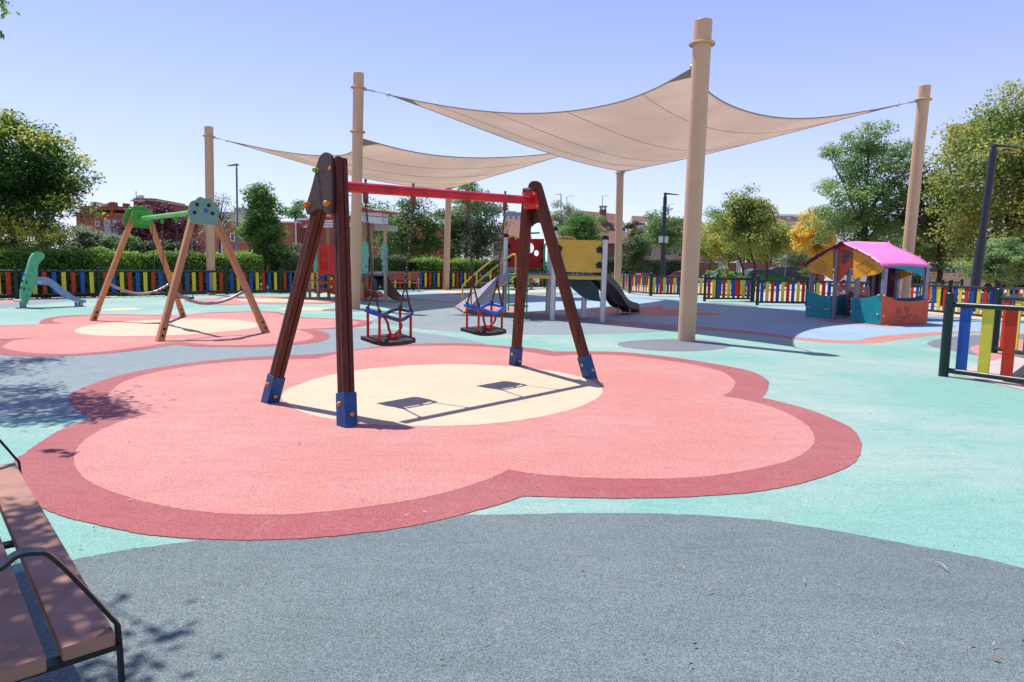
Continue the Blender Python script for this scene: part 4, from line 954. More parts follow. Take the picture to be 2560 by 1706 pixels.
for a, b in ((lowN, hiN), (lowF, hiF)):
    mb = MB(); mb.bar(a + Zv * .03, b - Zv * .04, .03, .13, wv.normalized()); mb.build('ramp_side_rail', M_yrail, cl_)
for a, b in ((lowN, hiN), (lowF, hiF)):
    s0 = a.lerp(b, .16); s1_ = a.lerp(b, .98)
    pts = [s0 - Zv * .05, s0 + Zv * .44, s0 + Zv * .56 + rv * .07, a.lerp(b, .5) + Zv * .62, a.lerp(b, .86) + Zv * .62, a.lerp(b, .95) + Zv * .58, s1_ + Zv * .45, s1_ + Zv * .02]
    mb = MB(); mb.tube(catmull(pts, 5, False), .026, 10); mb.build('handrail', M_yrail, cl_, smooth=60)
# corkscrew climber in front of the platform
ck = G(1293, 801) + V((0, -.0, 0)); 
mb = MB(); q = AT(1272, 700, ck.y); base = up(q, 0); mb.tube([up(q, .25), up(q, zd + .02)], .02, 8); mb.build('climber_pole', M_dgreen, cl_, smooth=60)
for py in (687, 725, 764):
    c = AT(1272, py, ck.y); mb = MB(); mb.torus(c + V((.24, 0, 0)), .26, .022, (0.05, .03, 1), 28, 8); mb.build('climber_ring', M_dgreen, cl_, smooth=60)
mb = MB(); q = AT(1318, 700, ck.y); mb.tube([up(q, 0), up(q, zd + .02)], .02, 8); mb.build('climber_pole', M_dgreen, cl_, smooth=60)
# grey slide off the right hand side
ex = G(1577, 784); st0 = up(cb.lerp(cc_, .55), zd + .04); ex2 = up(ex, .0)
sd = V((ex.x - st0.x, ex.y - st0.y, 0)); LS = sd.length; sd.normalize(); sn = V((-sd.y, sd.x, 0)); sw_ = .27
prof = [(0, zd + .04), (.08, zd + .02), (.25, zd - .16), (.45, zd - .42), (.62, .42), (.74, .30), (.86, .24), (.95, .20), (1.0, .10), (1.015, .02)]
pts = catmull([V((st0.x, st0.y, 0)) + sd * (LS * t) + Zv * z for t, z in prof], 3, False)
rows = [[p + sn * (sw_ * k / 3) + Zv * (.02 * (k / 3) ** 2) for k in range(-3, 4)] for p in pts]
mb = MB(); mb.grid(rows); o_ = mb.build('slide_bed', M_slide, cl_, smooth=60); s_ = o_.modifiers.new('thickness', 'SOLIDIFY'); s_.thickness = .015
for s in (-1, 1):
    hi = [p + sn * sw_ * s + Zv * (.13 if i < len(pts) - 4 else .03) for i, p in enumerate(pts)]; lo_ = [p + sn * sw_ * s - Zv * .08 for p in pts]
    lo_ = [V((p.x, p.y, max(.01, p.z))) for p in lo_]
    lp = hi + lo_[::-1]; mb = MB(); mb.panel(lp, .02, (), sn); mb.build('slide_side', M_slide, cl_)
for f_ in (.80,):
    p = V((st0.x, st0.y, 0)) + sd * (LS * f_)
    for s in (-.7, .7): mb = MB(); mb.cyl(p + sn * sw_ * s, p + sn * sw_ * s + Zv * .24, .025); mb.build('slide_leg', M_greysteel, cl_)
# hanging teal panel below the deck beside the slide
q = [st0 - Zv * .06 - sn * .05, st0 - Zv * .45 - sn * .05, st0 + sd * .55 - Zv * .88, st0 + sd * .95 - Zv * .95, st0 + sd * .85 - Zv * .55, st0 + sd * .3 - Zv * .1]
q = [V((ca.x + 1.0 * i, ca.y + .9, z)) for i, z in ()] or [PN(*T4(x, y), cc_ + V((0, -.2, 0)), V((0, -1, 0))) for x, y in ((1275, 948), (1520, 952), (1640, 1060), (1660, 1195), (1560, 1185), (1440, 1130), (1350, 1050))]
mb = MB(); mb.panel(q, .03, (), V((0, -1, 0))); mb.build('teal_under_panel', M_slidep, cl_)

# ================================================================== RED AND WHITE PLAY TOWER
def T3(X_, Y_): return 700 + X_ / 4.9, 480 + Y_ / 4.9
f1, f2, f3, f4 = G(796, 748), G(868, 754), G(907, 753.5), G(964, 756.5)
tx = (f4 - f1).normalized(); fl_n = V((tx.y, -tx.x, 0)); tb_ = V((.25, .97, 0))
tw = thing('play_tower', 'red and white play tower with mint boards, gable roof and perforated ramp', 'play tower', ((f1 + f4) / 2).to_tuple())
f2 = f1 + tx * ((f2 - f1).dot(tx)); f3 = f1 + tx * ((f3 - f1).dot(tx))
DEP = .8
def FP(X_, Y_, o=0): return PN(*T3(X_, Y_), f1 + fl_n * o, fl_n)
ztop = FP(1295, 265).z
for p in (f1, f2, f3, f4):
    for k in (0, 1):
        if k and p is f4: continue
        c = p + tb_ * (DEP * k); mb = MB(); mb.box(up(c, ztop / 2), .11, .11, ztop, tx, tb_); mb.build('post', M_wood2, tw, bevel=.008)
dz = FP(800, 1000).z
mb = MB(); c = (f1 + f4) / 2 + tb_ * DEP / 2; mb.box(up(c, dz - .03), (f4 - f1).length + .1, DEP + .1, .05, tx, tb_); mb.build('deck', M_deck, tw)
for y in (985, 1012):
    pass
mb = MB(); mb.bar(FP(1075, 990, -.03), FP(1250, 990, -.03), .05, .08); mb.build('deck_edge_beam', M_greysteel, tw)
mb = MB(); mb.cyl(FP(1080, 680), FP(1250, 680), .02); mb.build('crossbar', M_greysteel, tw)
# mint side boards with oval hand holes
def ov(cx_, cy_, rx, ry, o): return [FP(cx_ + rx * math.cos(a), cy_ + ry * math.sin(a), o) for a in [2 * math.pi * k / 12 for k in range(12)]]
for raw, hs in (([(1000, 625), (1020, 615), (1060, 618), (1078, 640), (1082, 700), (1080, 985), (1060, 997), (1010, 995), (998, 975)], [(1058, 915, 11, 22)]),
                ([(1250, 655), (1270, 642), (1305, 640), (1318, 655), (1318, 1000), (1290, 1010), (1258, 985), (1242, 860), (1236, 760)], [(1252, 850, 9, 18), (1256, 920, 9, 25)]),
                ([(455, 645), (435, 645), (415, 690), (407, 780), (410, 880), (412, 960), (430, 990), (455, 990)], [(420, 850, 4, 14), (422, 918, 5, 20)]),
                ([(806, 632), (822, 645), (832, 720), (834, 840), (825, 940), (806, 985)], [])):
    mb = MB(); mb.panel([FP(x, y, .075) for x, y in raw], .022, [ov(*h, .075) for h in hs], fl_n); b0 = mb.build('mint_board', M_turq, tw, bevel=.003)
    xs = [x for x, y in raw]; ys = [y for x, y in raw]
    for y in (min(ys) + 35, (min(ys) + max(ys)) / 2, max(ys) - 30):
        c = FP((max(xs) - 10) if raw[0][0] != 1000 else min(xs) + 10, y, .09); b_ = MB(); b_.cyl(c, c + fl_n * .012, .02, None, 8); b_.build('board_bolt', M_black, b0)
# red slatted balustrade
sl = [[(x, 705 + (6 if k % 2 else 0)), (x + 12, 705), (x + 12, 955), (x, 950)] for k, x in enumerate((497, 526, 556, 586))]
mb = MB(); mb.panel([FP(x, y, .07) for x, y in ((470, 672), (500, 660), (620, 645), (700, 640), (705, 998), (480, 996), (468, 980))], .022, [[FP(x, y, .07) for x, y in s] for s in sl], fl_n); mb.build('slotted_red_board', M_red, tw, bevel=.003)
# wavy climbing boards behind the steps
for z0 in (.95, .62, .30):
    lp = [FP(335, 0) * 0 for _ in ()]
    a = f1 - tx * .55 + tb_ * .45; top_ = []; bot_ = []
    for i in range(13):
        t = i / 12; p = a + tx * (1.25 * t); wv_ = .05 * math.sin(t * 9); top_.append(up(p, z0 + .11 + wv_)); bot_.append(up(p, z0 - .08 - wv_))
    mb = MB(); mb.panel(top_ + bot_[::-1], .025, (), fl_n); mb.build('wavy_red_board', M_orange, tw)
# steps on the left
for z0, w0 in ((.72, .9), (.30, 1.15)):
    a = f1 - tx * .62; mb = MB(); mb.box(up(a + tx * w0 / 2, z0), w0, .30, .04, tx, tb_); mb.build('step', M_deck, tw)
for o in (.0, .35):
    q = G(763, 745); mb = MB(); mb.box(up(q + tb_ * o, .42), .09, .09, .84, tx, tb_); mb.build('step_post', M_wood2, tw)
# red lower boards and a play slide chute at the back
mb = MB(); mb.panel([FP(x, y, .06) for x, y in ((830, 985), (900, 985), (985, 1000), (1000, 1340), (830, 1330))], .025, (), fl_n); rb = mb.build('red_lower_board', M_orange, tw)
for x, y in ((842, 1072), (840, 1190)):
    c = FP(x, y, .08); b_ = MB(); b_.ball(c, .05, 10, 6, fl_n, .6); b_.build('play_bead', M_alu, rb, smooth=60)
so_ = [FP(x, y, -.7) for x, y in ((1010, 1165), (1060, 1195), (1120, 1215), (1165, 1225), (1200, 1260), (1215, 1292), (1100, 1295), (1010, 1296))]
for o in (0, .5):
    mb = MB(); mb.panel([p + tb_ * o for p in so_], .03, (), fl_n); mb.build('red_chute_side', M_red, tw)
mb = MB(); mb.grid([[p + Zv * .0, p + tb_ * .5] for p in so_[1:6]]); mb.build('red_chute_bed', M_red, tw)
for x, y in ((1005, 1022), (1008, 1060), (1003, 1080), (1007, 1100)):
    c = FP(x, y, .075); b_ = MB(); b_.ball(c, .025, 8, 5); b_.build('climbing_bead', M_black, tw)
# curved perforated ramp on the right
rn_ = fl_n
cu = [(1140, 1035), (1210, 1130), (1290, 1240), (1370, 1310), (1440, 1332)]
out_ = [(1320, 1040), (1360, 1120), (1410, 1200), (1470, 1265), (1550, 1332)]
A_ = [FP(x, y, -.25) for x, y in cu]; 
Bc = []
for p, (x, y) in zip(A_, out_):
    d = ray(*T3(x, y)); t = (p.z - EYE) / d.z; Bc.append(EY + d * t if p.z > .12 else PN(*T3(x, y), f1 + tb_ * .95, fl_n))
Bc = [PN(*T3(x, y), f1 + tb_ * .95, fl_n) for x, y in out_]
A2, B2 = catmull(A_, 4, False), catmull(Bc, 4, False)
mb = MB(); mb.grid([[a.lerp(b, k / 6) for k in range(7)] for a, b in zip(A2, B2)]); o_ = mb.build('perforated_ramp', M_dbrown, tw, smooth=60); s_ = o_.modifiers.new('thickness', 'SOLIDIFY'); s_.thickness = .03
for t, w in ((.15, .3), (.33, .3), (.33, .75), (.5, .8), (.55, .35), (.7, .8), (.72, .35), (.84, .55)):
    i = t * (len(A2) - 1); j = int(i); a, b = A2[j].lerp(A2[j + 1], i - j), B2[j].lerp(B2[j + 1], i - j); c = a.lerp(b, w); dd = (A2[j + 1] - A2[j]).normalized(); w_ = (b - a).normalized(); nn = dd.cross(w_).normalized()
    nn = nn if nn.z > 0 else -nn
    for side in (1, -1):
        lp = [c + nn * (.017 if side > 0 else .017) + dd * (.09 * math.cos(q)) + w_ * (.035 * math.sin(q)) for q in [2 * math.pi * k / 12 for k in range(12)]]
    mb = MB(); mb.panel(lp, .004, (), nn); mb.build('ramp_hole_plate', M_alu, o_)  # added pale plates stand in for the bright holes in the ramp
mb = MB(); mb.tube(B2, .035, 8); mb.build('ramp_edge', M_slide, tw, smooth=60)
mb = MB(); mb.cyl(G(962, 757.5), up(G(962, 757.5), FP(1290, 720).z), .03); mb.build('fire_pole', M_greysteel, tw, smooth=60)
# gable roof: white plank boards and red roof planes
def plankboard(corners, n, name, extra=True):
    a, b, c, d = corners                      # tl, tr, br, bl
    for k in range(n):
        t0, t1 = k / n + .012 * (k % 2), (k + 1) / n - .03
        sk = .25 / n * (1 if k % 2 else -1) * .5
        lp = [a.lerp(d, t0), b.lerp(c, max(0, t0 + sk)), b.lerp(c, min(1, t1 + sk)), a.lerp(d, t1)]
        mb = MB(); mb.panel(lp, .025, (), fl_n); mb.build('white_plank', M_white, tw)
    mb = MB(); mb.panel([p - fl_n * .02 for p in (a, b, c, d)], .01, (), fl_n); mb.build('backing_board', M_iceblue, tw)
    for t in (.08, .8):
        p0 = a.lerp(b, t) + fl_n * .02; p1 = d.lerp(c, t + .06) + fl_n * .02; mb = MB(); mb.bar(p0, p1, .02, .09, fl_n); mb.build('white_batten', M_white, tw)
    for p in (a.lerp(c, .06), b.lerp(d, .06), c.lerp(a, .06), d.lerp(b, .06)):
        b_ = MB(); b_.cyl(p + fl_n * .012, p + fl_n * .03, .025, None, 8); b_.build('board_bolt', M_black, tw)
plankboard([FP(1000, 245, .09), FP(1325, 266, .09), FP(1320, 410, .09), FP(1000, 375, .09)], 3, 'right')
def qplank(x0, x1, x2, x3, y0, y1, y2, y3, mt):
    mb = MB(); mb.panel([FP(x0, y0, .09), FP(x1, y1, .09), FP(x2, y2, .09), FP(x3, y3, .09)], .025, (), fl_n); mb.build('white_plank', mt, tw)
for k in range(5):
    t0 = k / 5; t1 = t0 + .16
    le = lambda t: 272 + (505 - 272) * t
    re_ = lambda t: 795 + (595 - 795) * t
    ye = lambda t: 438 + (272 - 438) * t
    qplank(le(t0), re_(t0), re_(t1), le(t1), ye(t0), ye(t0) - 4, ye(t1), ye(t1) + 5, M_white if k != 3 else M_redroof)
for k in range(4):
    t0 = k / 4; t1 = t0 + .2
    qplank(802, 996, 996, 802 + 20 * k, 445 - 95 * t0, 400 - 165 * t0, 400 - 165 * t1, 445 - 95 * t1, M_white)
bk_ = tb_ * (DEP + .5)
for (x0, y0), (x1, y1) in (((236, 408), (548, 254)), ((548, 254), (797, 350)), ((785, 352), (1002, 202))):
    e0, r0 = FP(x0, y0, .25), FP(x1, y1, .25); nn = (r0 - e0).cross(bk_).normalized(); nn = nn if nn.z > 0 else -nn
    lp = [e0, r0, r0 + bk_, e0 + bk_]; mb = MB(); mb.panel(lp, .05, (), nn); mb.build('red_roof_plane', M_redroof, tw)
a = FP(985, 205, .30); b = FP(1350, 240, .30); a2 = FP(1000, 245, .2)
bk_ = tb_ * (DEP + .45)
lp = [a - Zv * .06, b - Zv * .06, b - Zv * .0 + bk_ + Zv * .02, a + bk_ + Zv * .02]; mb = MB(); mb.panel(lp, .05, ()); mb.build('red_roof_plane', M_redroof, tw)
mb = MB(); mb.bar(a - Zv * .04, b - Zv * .04, .03, .15, fl_n); mb.build('red_fascia', M_redroof, tw)
mb = MB(); mb.panel([p + tb_ * (DEP + .05) for p in (FP(1000, 375), FP(1320, 400), FP(1320, 470), FP(1000, 460))], .02, (), fl_n); mb.build('back_white_board', M_white, tw)

# ================================================================== SMALL GREEN AND BLUE SLIDE
def T1(X_, Y_): return X_ / 4.355, 440 + Y_ / 4.355
q0, q1 = G(62, 771), G(206, 767.5); sdx = (q1 - q0).normalized(); snn = V((sdx.y, -sdx.x, 0))
ss = thing('toddler_slide', 'little slide with pale blue chute and green wavy climbing side', 'slide', ((q0 + q1) / 2).to_tuple())
def SP(X_, Y_, o=0): return PN(*T1(X_, Y_), q0 + snn * o, snn)
front = [(270, 1405), (246, 1395), (234, 1340), (236, 1250), (252, 1170), (280, 1090), (305, 1020), (325, 940), (345, 885), (370, 845), (400, 828), (440, 825), (472, 840), (488, 870), (480, 900), (455, 925), (430, 950), (413, 1000), (412, 1070), (402, 1130), (370, 1230), (335, 1305), (300, 1390)]
holes = [(340, 1028, 12, 22), (288, 1162, 13, 22), (262, 1230, 14, 20)]
def ov2(cx_, cy_, rx, ry, o=0): return [SP(cx_ + rx * math.cos(a), cy_ + ry * math.sin(a), o) for a in [2 * math.pi * k / 14 for k in range(14)]]
WS = .50
for o in (0, WS):
    mb = MB(); mb.panel(catmull([SP(x, y) - snn * o for x, y in front], 2), .03, [[p - snn * o for p in ov2(*h)] for h in holes[1:]], snn); gb_ = mb.build('green_side_board', M_mint, ss, bevel=.004)
    if o == 0:
        for cx_, cy_, r in ((340, 1028, 15), (318, 1092, 14), (320, 1240, 10), (296, 1312, 11)):
            mb = MB(); mb.tube([p + snn * .013 for p in ov2(cx_, cy_, r, r * 1.25)], .006, 4, True); mb.build('milled_line', M_dark, gb_)
# stair back; dark blocks stand in for the shade inside its foot holes
ladder = [(236, 1390), (232, 1300), (238, 1220), (262, 1140), (290, 1060), (312, 980), (336, 900), (370, 848)]
rows = catmull([SP(x, y) for x, y in ladder], 3, False)
mb = MB(); mb.grid([[p - snn * .02 + sdx * .02, p - snn * (WS - .02) + sdx * .02] for p in rows]); o_ = mb.build('stair_back', M_mint, ss, smooth=60)
s_ = o_.modifiers.new('thickness', 'SOLIDIFY'); s_.thickness = .02
for X_, Y_ in ((298, 1022), (272, 1090), (244, 1152), (226, 1220)):
    p = SP(X_ + 14, Y_) - snn * WS * .5 + sdx * .01; mb = MB(); mb.box(p, .06, .26, .10, sdx, snn); mb.build('foot_hole_shade', M_dark, ss, bevel=.02)
mb = MB(); mb.box(SP(215, 1362) - snn * WS * .5, .22, WS * 1.1, .04, sdx, snn); mb.build('bottom_step', M_conc, ss)
topl = [(395, 1108), (440, 1104), (530, 1110), (570, 1130), (625, 1170), (690, 1222), (770, 1282), (850, 1332), (900, 1350), (930, 1352), (945, 1366)]
botl = [(930, 1385), (880, 1380), (830, 1370), (740, 1342), (640, 1280), (560, 1205), (520, 1187), (380, 1187)]
for o in (.06, WS - .06):
    mb = MB(); mb.panel([SP(x, y) - snn * o for x, y in topl + botl], .03, (), snn); cs = mb.build('chute_side', M_iceblue, ss, bevel=.004)
    if o < .1:
        for x, y in ((545, 1182), (508, 1168), (715, 1308), (797, 1360), (895, 1367), (928, 1366)):
            b_ = MB(); c = SP(x, y, -.04); b_.cyl(c, c + snn * .01, .018, None, 8); b_.build('bolt', M_greysteel, cs)
bed = catmull([SP(x, y + 26) for x, y in topl], 2, False)
mb = MB(); mb.grid([[p - snn * .07, p - snn * (WS - .07)] for p in bed]); mb.build('chute_bed', M_iceblue, ss, smooth=60)
mb = MB(); mb.panel([SP(x, y, -.043) for x, y in ((400, 1145), (452, 1148), (452, 1170), (400, 1166))], .002, (), snn); mb.build('plate_sticker', M_alu, ss)
for X_ in (242, 275, 850, 895):
    for o in (.04, WS - .04):
        p = SP(X_, 1380) - snn * o; mb = MB(); mb.box(up(p, max(.05, p.z / 2)), .05, .06, max(.1, p.z), sdx, snn); mb.build('foot', M_iceblue, ss)

# ================================================================== FENCES
SLM = {}
def slat_mesh(k, mt, h):
    key = (k, round(h, 2))
    if key not in SLM:
        mb = MB(); mb.box((0, 0, h / 2), .135, .022, h); o = mb.build('slat', mt); SLM[key] = o.data; bpy.data.objects.remove(o)
    return SLM[key]
CLR = {'r': M_sr, 'y': M_sy, 'b': M_sb}
def fence(pts, label, H=1.12, per=8, seq='yrb', start=0, group=None, posts=None, rail=.040, postr=.064, cap=True, zr=.97, zb=.13):
    """pts: floor positions of the posts, left to right; slats hang between two round rails"""
    pts = [V(p) for p in pts]
    root = thing('fence', label, 'fence', pts[0].to_tuple(), 0, 'low colourful slat fences round the playground')
    k = start
    for p in pts:
        mb = MB(); mb.cyl(up(p, -.02), up(p, H), postr, None, 16); mb.cyl(up(p, H - .001), up(p, H + .012), postr * .9, postr * .7, 16); mb.build('post', M_frail, root, smooth=40)
    for a, b in zip(pts, pts[1:]):
        for z in (zr, zb):
            mb = MB(); mb.cyl(up(a, z), up(b, z), rail, None, 12); mb.build('rail', M_frail, root, smooth=40)
        d = b - a; L_ = d.length; n = per if per else max(2, int(round(L_ / .285)) - 1); ang = math.atan2(d.y, d.x)
        for i in range(n):
            c = a + d * ((i + .8) / (n + .6)); o = bpy.data.objects.new('slat', slat_mesh(seq[k % 3], CLR[seq[k % 3]], zr - zb - .02)); COL.objects.link(o)
            o.parent = root; o.location = (c.x - pts[0].x, c.y - pts[0].y, zb + .01); o.rotation_euler = (0, 0, ang); k += 1
    return root
# left boundary: one straight run, sampled along a line fitted to the photographed posts
fa, fb = G(247, 744), G(1125.5, 724.5); fd = (fb - fa).normalized(); fnl = V((-fd.y, fd.x, 0))
def onfence(px):
    d = ray(px, 700); n = fnl; t = (fa - EY).dot(n) / d.dot(n); p = EY + d * t; return V((p.x, p.y, 0))
fence([onfence(x) for x in (-190, 40, 247, 416, 566, 700.6, 818, 928, 1033, 1125.5, 1208, 1288)], 'long slat fence along the hedge, left and far side of the playground', 1.11, 8, 'byr', 1)
fence([onfence(1288), onfence(1362), onfence(1420), V((4.6, 46.2, 0))], 'short far end of the slat fence, behind the yellow climbing frame', 1.11, 8, 'byr', 1)
fence([G(1524, 718.5), G(1558, 725), G(1573.6, 734)], 'slat fence panels running away from the camera, left of the far gate', 1.16, 8, 'ryb', 0)
fence([G(1574.5, 734.5), G(1626, 740.2)], 'slat fence panel seen obliquely between far pole and nearest pole', 1.16, 8, 'ryb', 0)
fence([G(1627.5, 740.4), G(1701, 742), G(1791, 744), G(1880, 747)], 'slat fence behind the gate panel, running behind the nearest shade pole', 1.14, 8, 'ryb', 1)
fence([G(1761, 753.7), G(1879, 754.4)], 'free standing gate screen panel left of the gap in the fence', 1.17, 9, 'ryb', 0)
fence([G(1892.5, 763.7), G(2016, 764.5)], 'slat fence panel just left of the playhouse', 1.17, 9, 'byr', 0)
fence([G(2016.8, 764.6), G(2140, 769), G(2252, 774)], 'slat fence behind the playhouse, beside the pale bench', 1.17, 8, 'byr', 0)
fence([G(2266, 780), G(2370, 791), G(2488, 803.5)], 'slat fence right of the playhouse with dark posts and rails', 1.17, 7, 'rby', 0)
fence([G(2300, 765), G(2352, 763), G(2400, 760)], 'slats seen doubled behind the fence right of the playhouse', 1.10, 8, 'yrb', 0)
fence([G(2489, 804), G(2600, 797), G(2750, 788)], 'slat fence leaving the frame at the right edge, farther back', 1.17, 8, 'ryb', 0)
B0, B1_ = G(2358, 941), G(2560, 969.5); B0b = G(2484, 883)
bd = (B1_ - B0).normalized()
fence([B0, B0 + bd * 2.35], 'nearest slat fence panel, cut by the right edge of the photo', 1.15, 8, 'byr', 0, postr=.062, rail=.036, zr=1.0, zb=.09)
bd2 = (G(2560, 897) - B0b).normalized()
fence([B0b, B0b + bd2 * 2.35], 'second nearest slat fence panel, behind the first across the entrance mat', 1.15, 8, 'ryb', 0, postr=.062, rail=.036, zr=1.0, zb=.09)
# entrance mat between the two near panels
m0 = G(2508, 962); mt_ = thing('floor_grate', 'black floor grate lying at the entrance between the two near fence panels', 'grate', m0.to_tuple())
gc = [G(2507, 956), G(2560, 916), G(2760, 945), G(2700, 990)]
mb = MB(); mb.slab([up(p, .022) for p in gc], [up(p, .004) for p in gc]); mb.build('tray', M_black, mt_)
for k in range(9):
    t = (k + .5) / 9; mb = MB(); mb.bar(up(gc[0].lerp(gc[1], t), .026), up(gc[3].lerp(gc[2], t), .026), .012, .008); mb.build('grate_bar', M_greysteel, mt_)
pv = MB(); pc = [G(2380, 935), G(2562, 880), G(2800, 930), G(2700, 1010)]; pv.slab([up(p, .012) for p in pc], [up(p, -.02) for p in pc])
pv = structure('pavement', pv, mat('pinkish_paving', (.44, .36, .34), .85, 0, .1, 6, .2, 60))

# ================================================================== FOREGROUND BENCH
nRp, fRp = G(287.4, 1579, .45), G(38, 1156, .45); ld = (fRp - nRp); LB = ld.length; ld.normalize(); lw = V((ld.y, -ld.x, 0)); lw = lw if lw.x > 0 else -lw
bn = thing('bench', 'nearest park bench with thick pinkish brown planks, at the lower left corner', 'bench', up(nRp + ld * LB / 2, 0).to_tuple())
def plank(off, w, z0, z1, st=0.0, nm='seat_plank'):
    mb = MB(); a = nRp - lw * off + ld * st; c = up(a + ld * (LB / 2) - lw * w / 2, (z0 + z1) / 2); mb.box(c, w, LB, z1 - z0, lw, ld); return mb.build(nm, M_bench, bn, bevel=.006)
plank(0, .122, .408, .45); plank(.157, .122, .408, .45, -.02); plank(.314, .122, .408, .45, -.02)
for i in range(2):
    mb = MB(); c = nRp - lw * (.50 + .03 * i) + ld * LB / 2; c = up(c, .62 + .15 * i); mb.box(c, .04, LB, .12, (lw * .97 + Zv * -.2).normalized(), ld); mb.build('back_plank', M_bench, bn, bevel=.006)
for s_ in (.03, LB - .02):
    e = nRp + ld * (s_ - .0)
    def EP(a, z): return up(e - lw * a, z)
    near = s_ < .1
    A_pk, A_bk, A_fr = PL(104, 1387, nRp, lw), PL(-10, 1436, nRp, lw), PL(287, 1552, nRp, lw)
    ca_ = lambda p: (-(p - nRp).dot(lw), p.z)
    (pk_a, pk_z), (bk_a, bk_z), (fr_a, fr_z) = ca_(A_pk), ca_(A_bk), ca_(A_fr)
    raw = [(fr_a - .015, 0), (fr_a - .015, .2), (fr_a - .012, fr_z - .05), (fr_a + .004, fr_z), (pk_a - .03, pk_z - .03), (pk_a + .01, pk_z), (pk_a + .05, pk_z + .002), (bk_a, bk_z), (bk_a + .16, bk_z + (bk_z - pk_z) / (bk_a - pk_a) * .16), (bk_a + .3, bk_z + (bk_z - pk_z) / (bk_a - pk_a) * .26)]
    pts = catmull([EP(*q) for q in raw], 4, False)
    mb = MB(); n = len(pts); v = []
    for i, p in enumerate(pts):
        d = (pts[min(i + 1, n - 1)] - pts[max(i - 1, 0)]).normalized(); q = d.cross(ld).normalized()
        for a, b in ((-1, -1), (1, -1), (1, 1), (-1, 1)): v.append(p + ld * (.018 * a) + q * (.005 * b))
    fs = [(i * 4 + k, i * 4 + (k + 1) % 4, i * 4 + 4 + (k + 1) % 4, i * 4 + 4 + k) for i in range(n - 1) for k in range(4)]
    mb.add(v, fs + [(3, 2, 1, 0), (4 * n - 4, 4 * n - 3, 4 * n - 2, 4 * n - 1)]); mb.build('arm_and_leg', M_iron, bn, smooth=35)
    e2 = e + ld * (.10 if near else -.10)
    mb = MB(); mb.bar(up(e + lw * .015, .398), up(e - lw * .50, .398), .045, .014); mb.build('cross_bar', M_iron, bn)
    mb = MB(); mb.bar(up(e - lw * .50, 0), up(e - lw * .54, .85), .045, .014, ld); mb.build('back_leg', M_iron, bn)
mb = MB(); mm = nRp + ld * LB * .5; mb.bar(up(mm + lw * .0, .398), up(mm - lw * .5, .398), .045, .014); mb.build('cross_bar', M_iron, bn)

# ================================================================== FAR BENCHES
def bench(cx_px, base_py, wpx, face, label, mt, h=.45):
    c = G(cx_px, base_py); W_ = wpx / 1700 * c.y; a = V((math.cos(face), math.sin(face), 0)); b = V((-a.y, a.x, 0))
    r = thing('bench', label, 'bench', c.to_tuple())
    for i in range(3): mb = MB(); mb.box(up(c + b * (-.2 + .16 * i), h), W_, .13, .04, a, b); mb.build('seat_plank', mt, r)
    for i in range(2 if W_ < 1.5 else 3): mb = MB(); mb.box(up(c + b * (.28 + .03 * i), h + .17 + .16 * i), W_, .035, .13, a, b); mb.build('back_plank', mt, r)
    for s in (-.46, .46):
        e = c + a * W_ * s
        mb = MB(); mb.tube(catmull([up(e - b * .26, 0), up(e - b * .26, .42), up(e - b * .24, .60), up(e - b * .1, .64), up(e + b * .28, .62)], 3, False), .02, 6); mb.build('arm_and_leg', M_gpost, r, smooth=60)
        mb = MB(); mb.bar(up(e + b * .27, 0), up(e + b * .36, .93), .04, .02); mb.build('back_leg', M_gpost, r)
    return r
bench(1004, 729.5, 92, .18, 'red brown park bench in front of the left fence, behind the perforated ramp', M_bench2)
bench(2142, 779, 82, .02, 'pale pink bench seen through the playhouse', M_bench)

# ================================================================== SPRING RIDERS AND THE NOTICE BOARD
def spring(r, c, z0, z1, rad=.09):
    pts = [c + V((rad * math.cos(t), rad * math.sin(t), z0 + (z1 - z0) * t / (2 * math.pi * 5))) for t in [2 * math.pi * 5 * k / 60 for k in range(61)]]
    mb = MB(); mb.tube(pts, .018, 6); mb.build('coil_spring', M_slide, r, smooth=60)
c = G(1328, 725.5); r = thing('spring_rider', 'spring rider with two pale oval side discs under the yellow deck', 'spring rider', c.to_tuple())
spring(r, c, .05, .45); mb = MB(); mb.box(c + V((0, 0, .03)), .4, .4, .04); mb.build('base_plate', M_slide, r)
mb = MB(); mb.box(c + V((0, 0, .5)), .5, .3, .06); mb.build('seat', M_bench2, r)
for s in (-1, 1):
    mb = MB(); mb.ball(c + V((.28 * s, -.05, .62)), .2, 16, 8, (0, 1, 0), .12); mb.build('oval_disc', M_iceblue if s < 0 else M_white, r, smooth=50)
mb = MB(); mb.box(c + V((.05, 0, .78)), .12, .2, .18); mb.build('red_handle_block', M_red, r, bevel=.03)
mb = MB(); mb.cyl(c + V((-.3, 0, .7)), c + V((.3, 0, .7)), .02); mb.build('handlebar', M_conc, r)
c = G(1212, 727); r = thing('spring_rider', 'spring rider with green tubes and a red knob beside the ramp', 'spring rider', c.to_tuple())
spring(r, c, .05, .38); mb = MB(); mb.box(c + V((0, 0, .03)), .4, .4, .04); mb.build('base_plate', M_slide, r)
for pts in ([(-.35, .45), (-.2, .3), (.1, .42), (.4, .5)], [(-.35, .85), (-.1, .8), (.2, .82), (.3, .9)], [(-.2, .3), (-.1, .6), (-.12, .82)], [(.25, .45), (.3, .7), (.3, .95)]):
    mb = MB(); mb.tube(catmull([c + V((x, 0, z)) for x, z in pts], 4, False), .028, 8); mb.build('green_tube', M_dgreen, r, smooth=60)
mb = MB(); mb.ball(c + V((.3, 0, 1.02)), .08, 10, 7); mb.build('red_knob', M_orange, r, smooth=60)
mb = MB(); mb.cyl(c + V((.3, 0, .7)), c + V((.3, 0, .96)), .06); mb.build('yellow_stem', M_yrail, r)
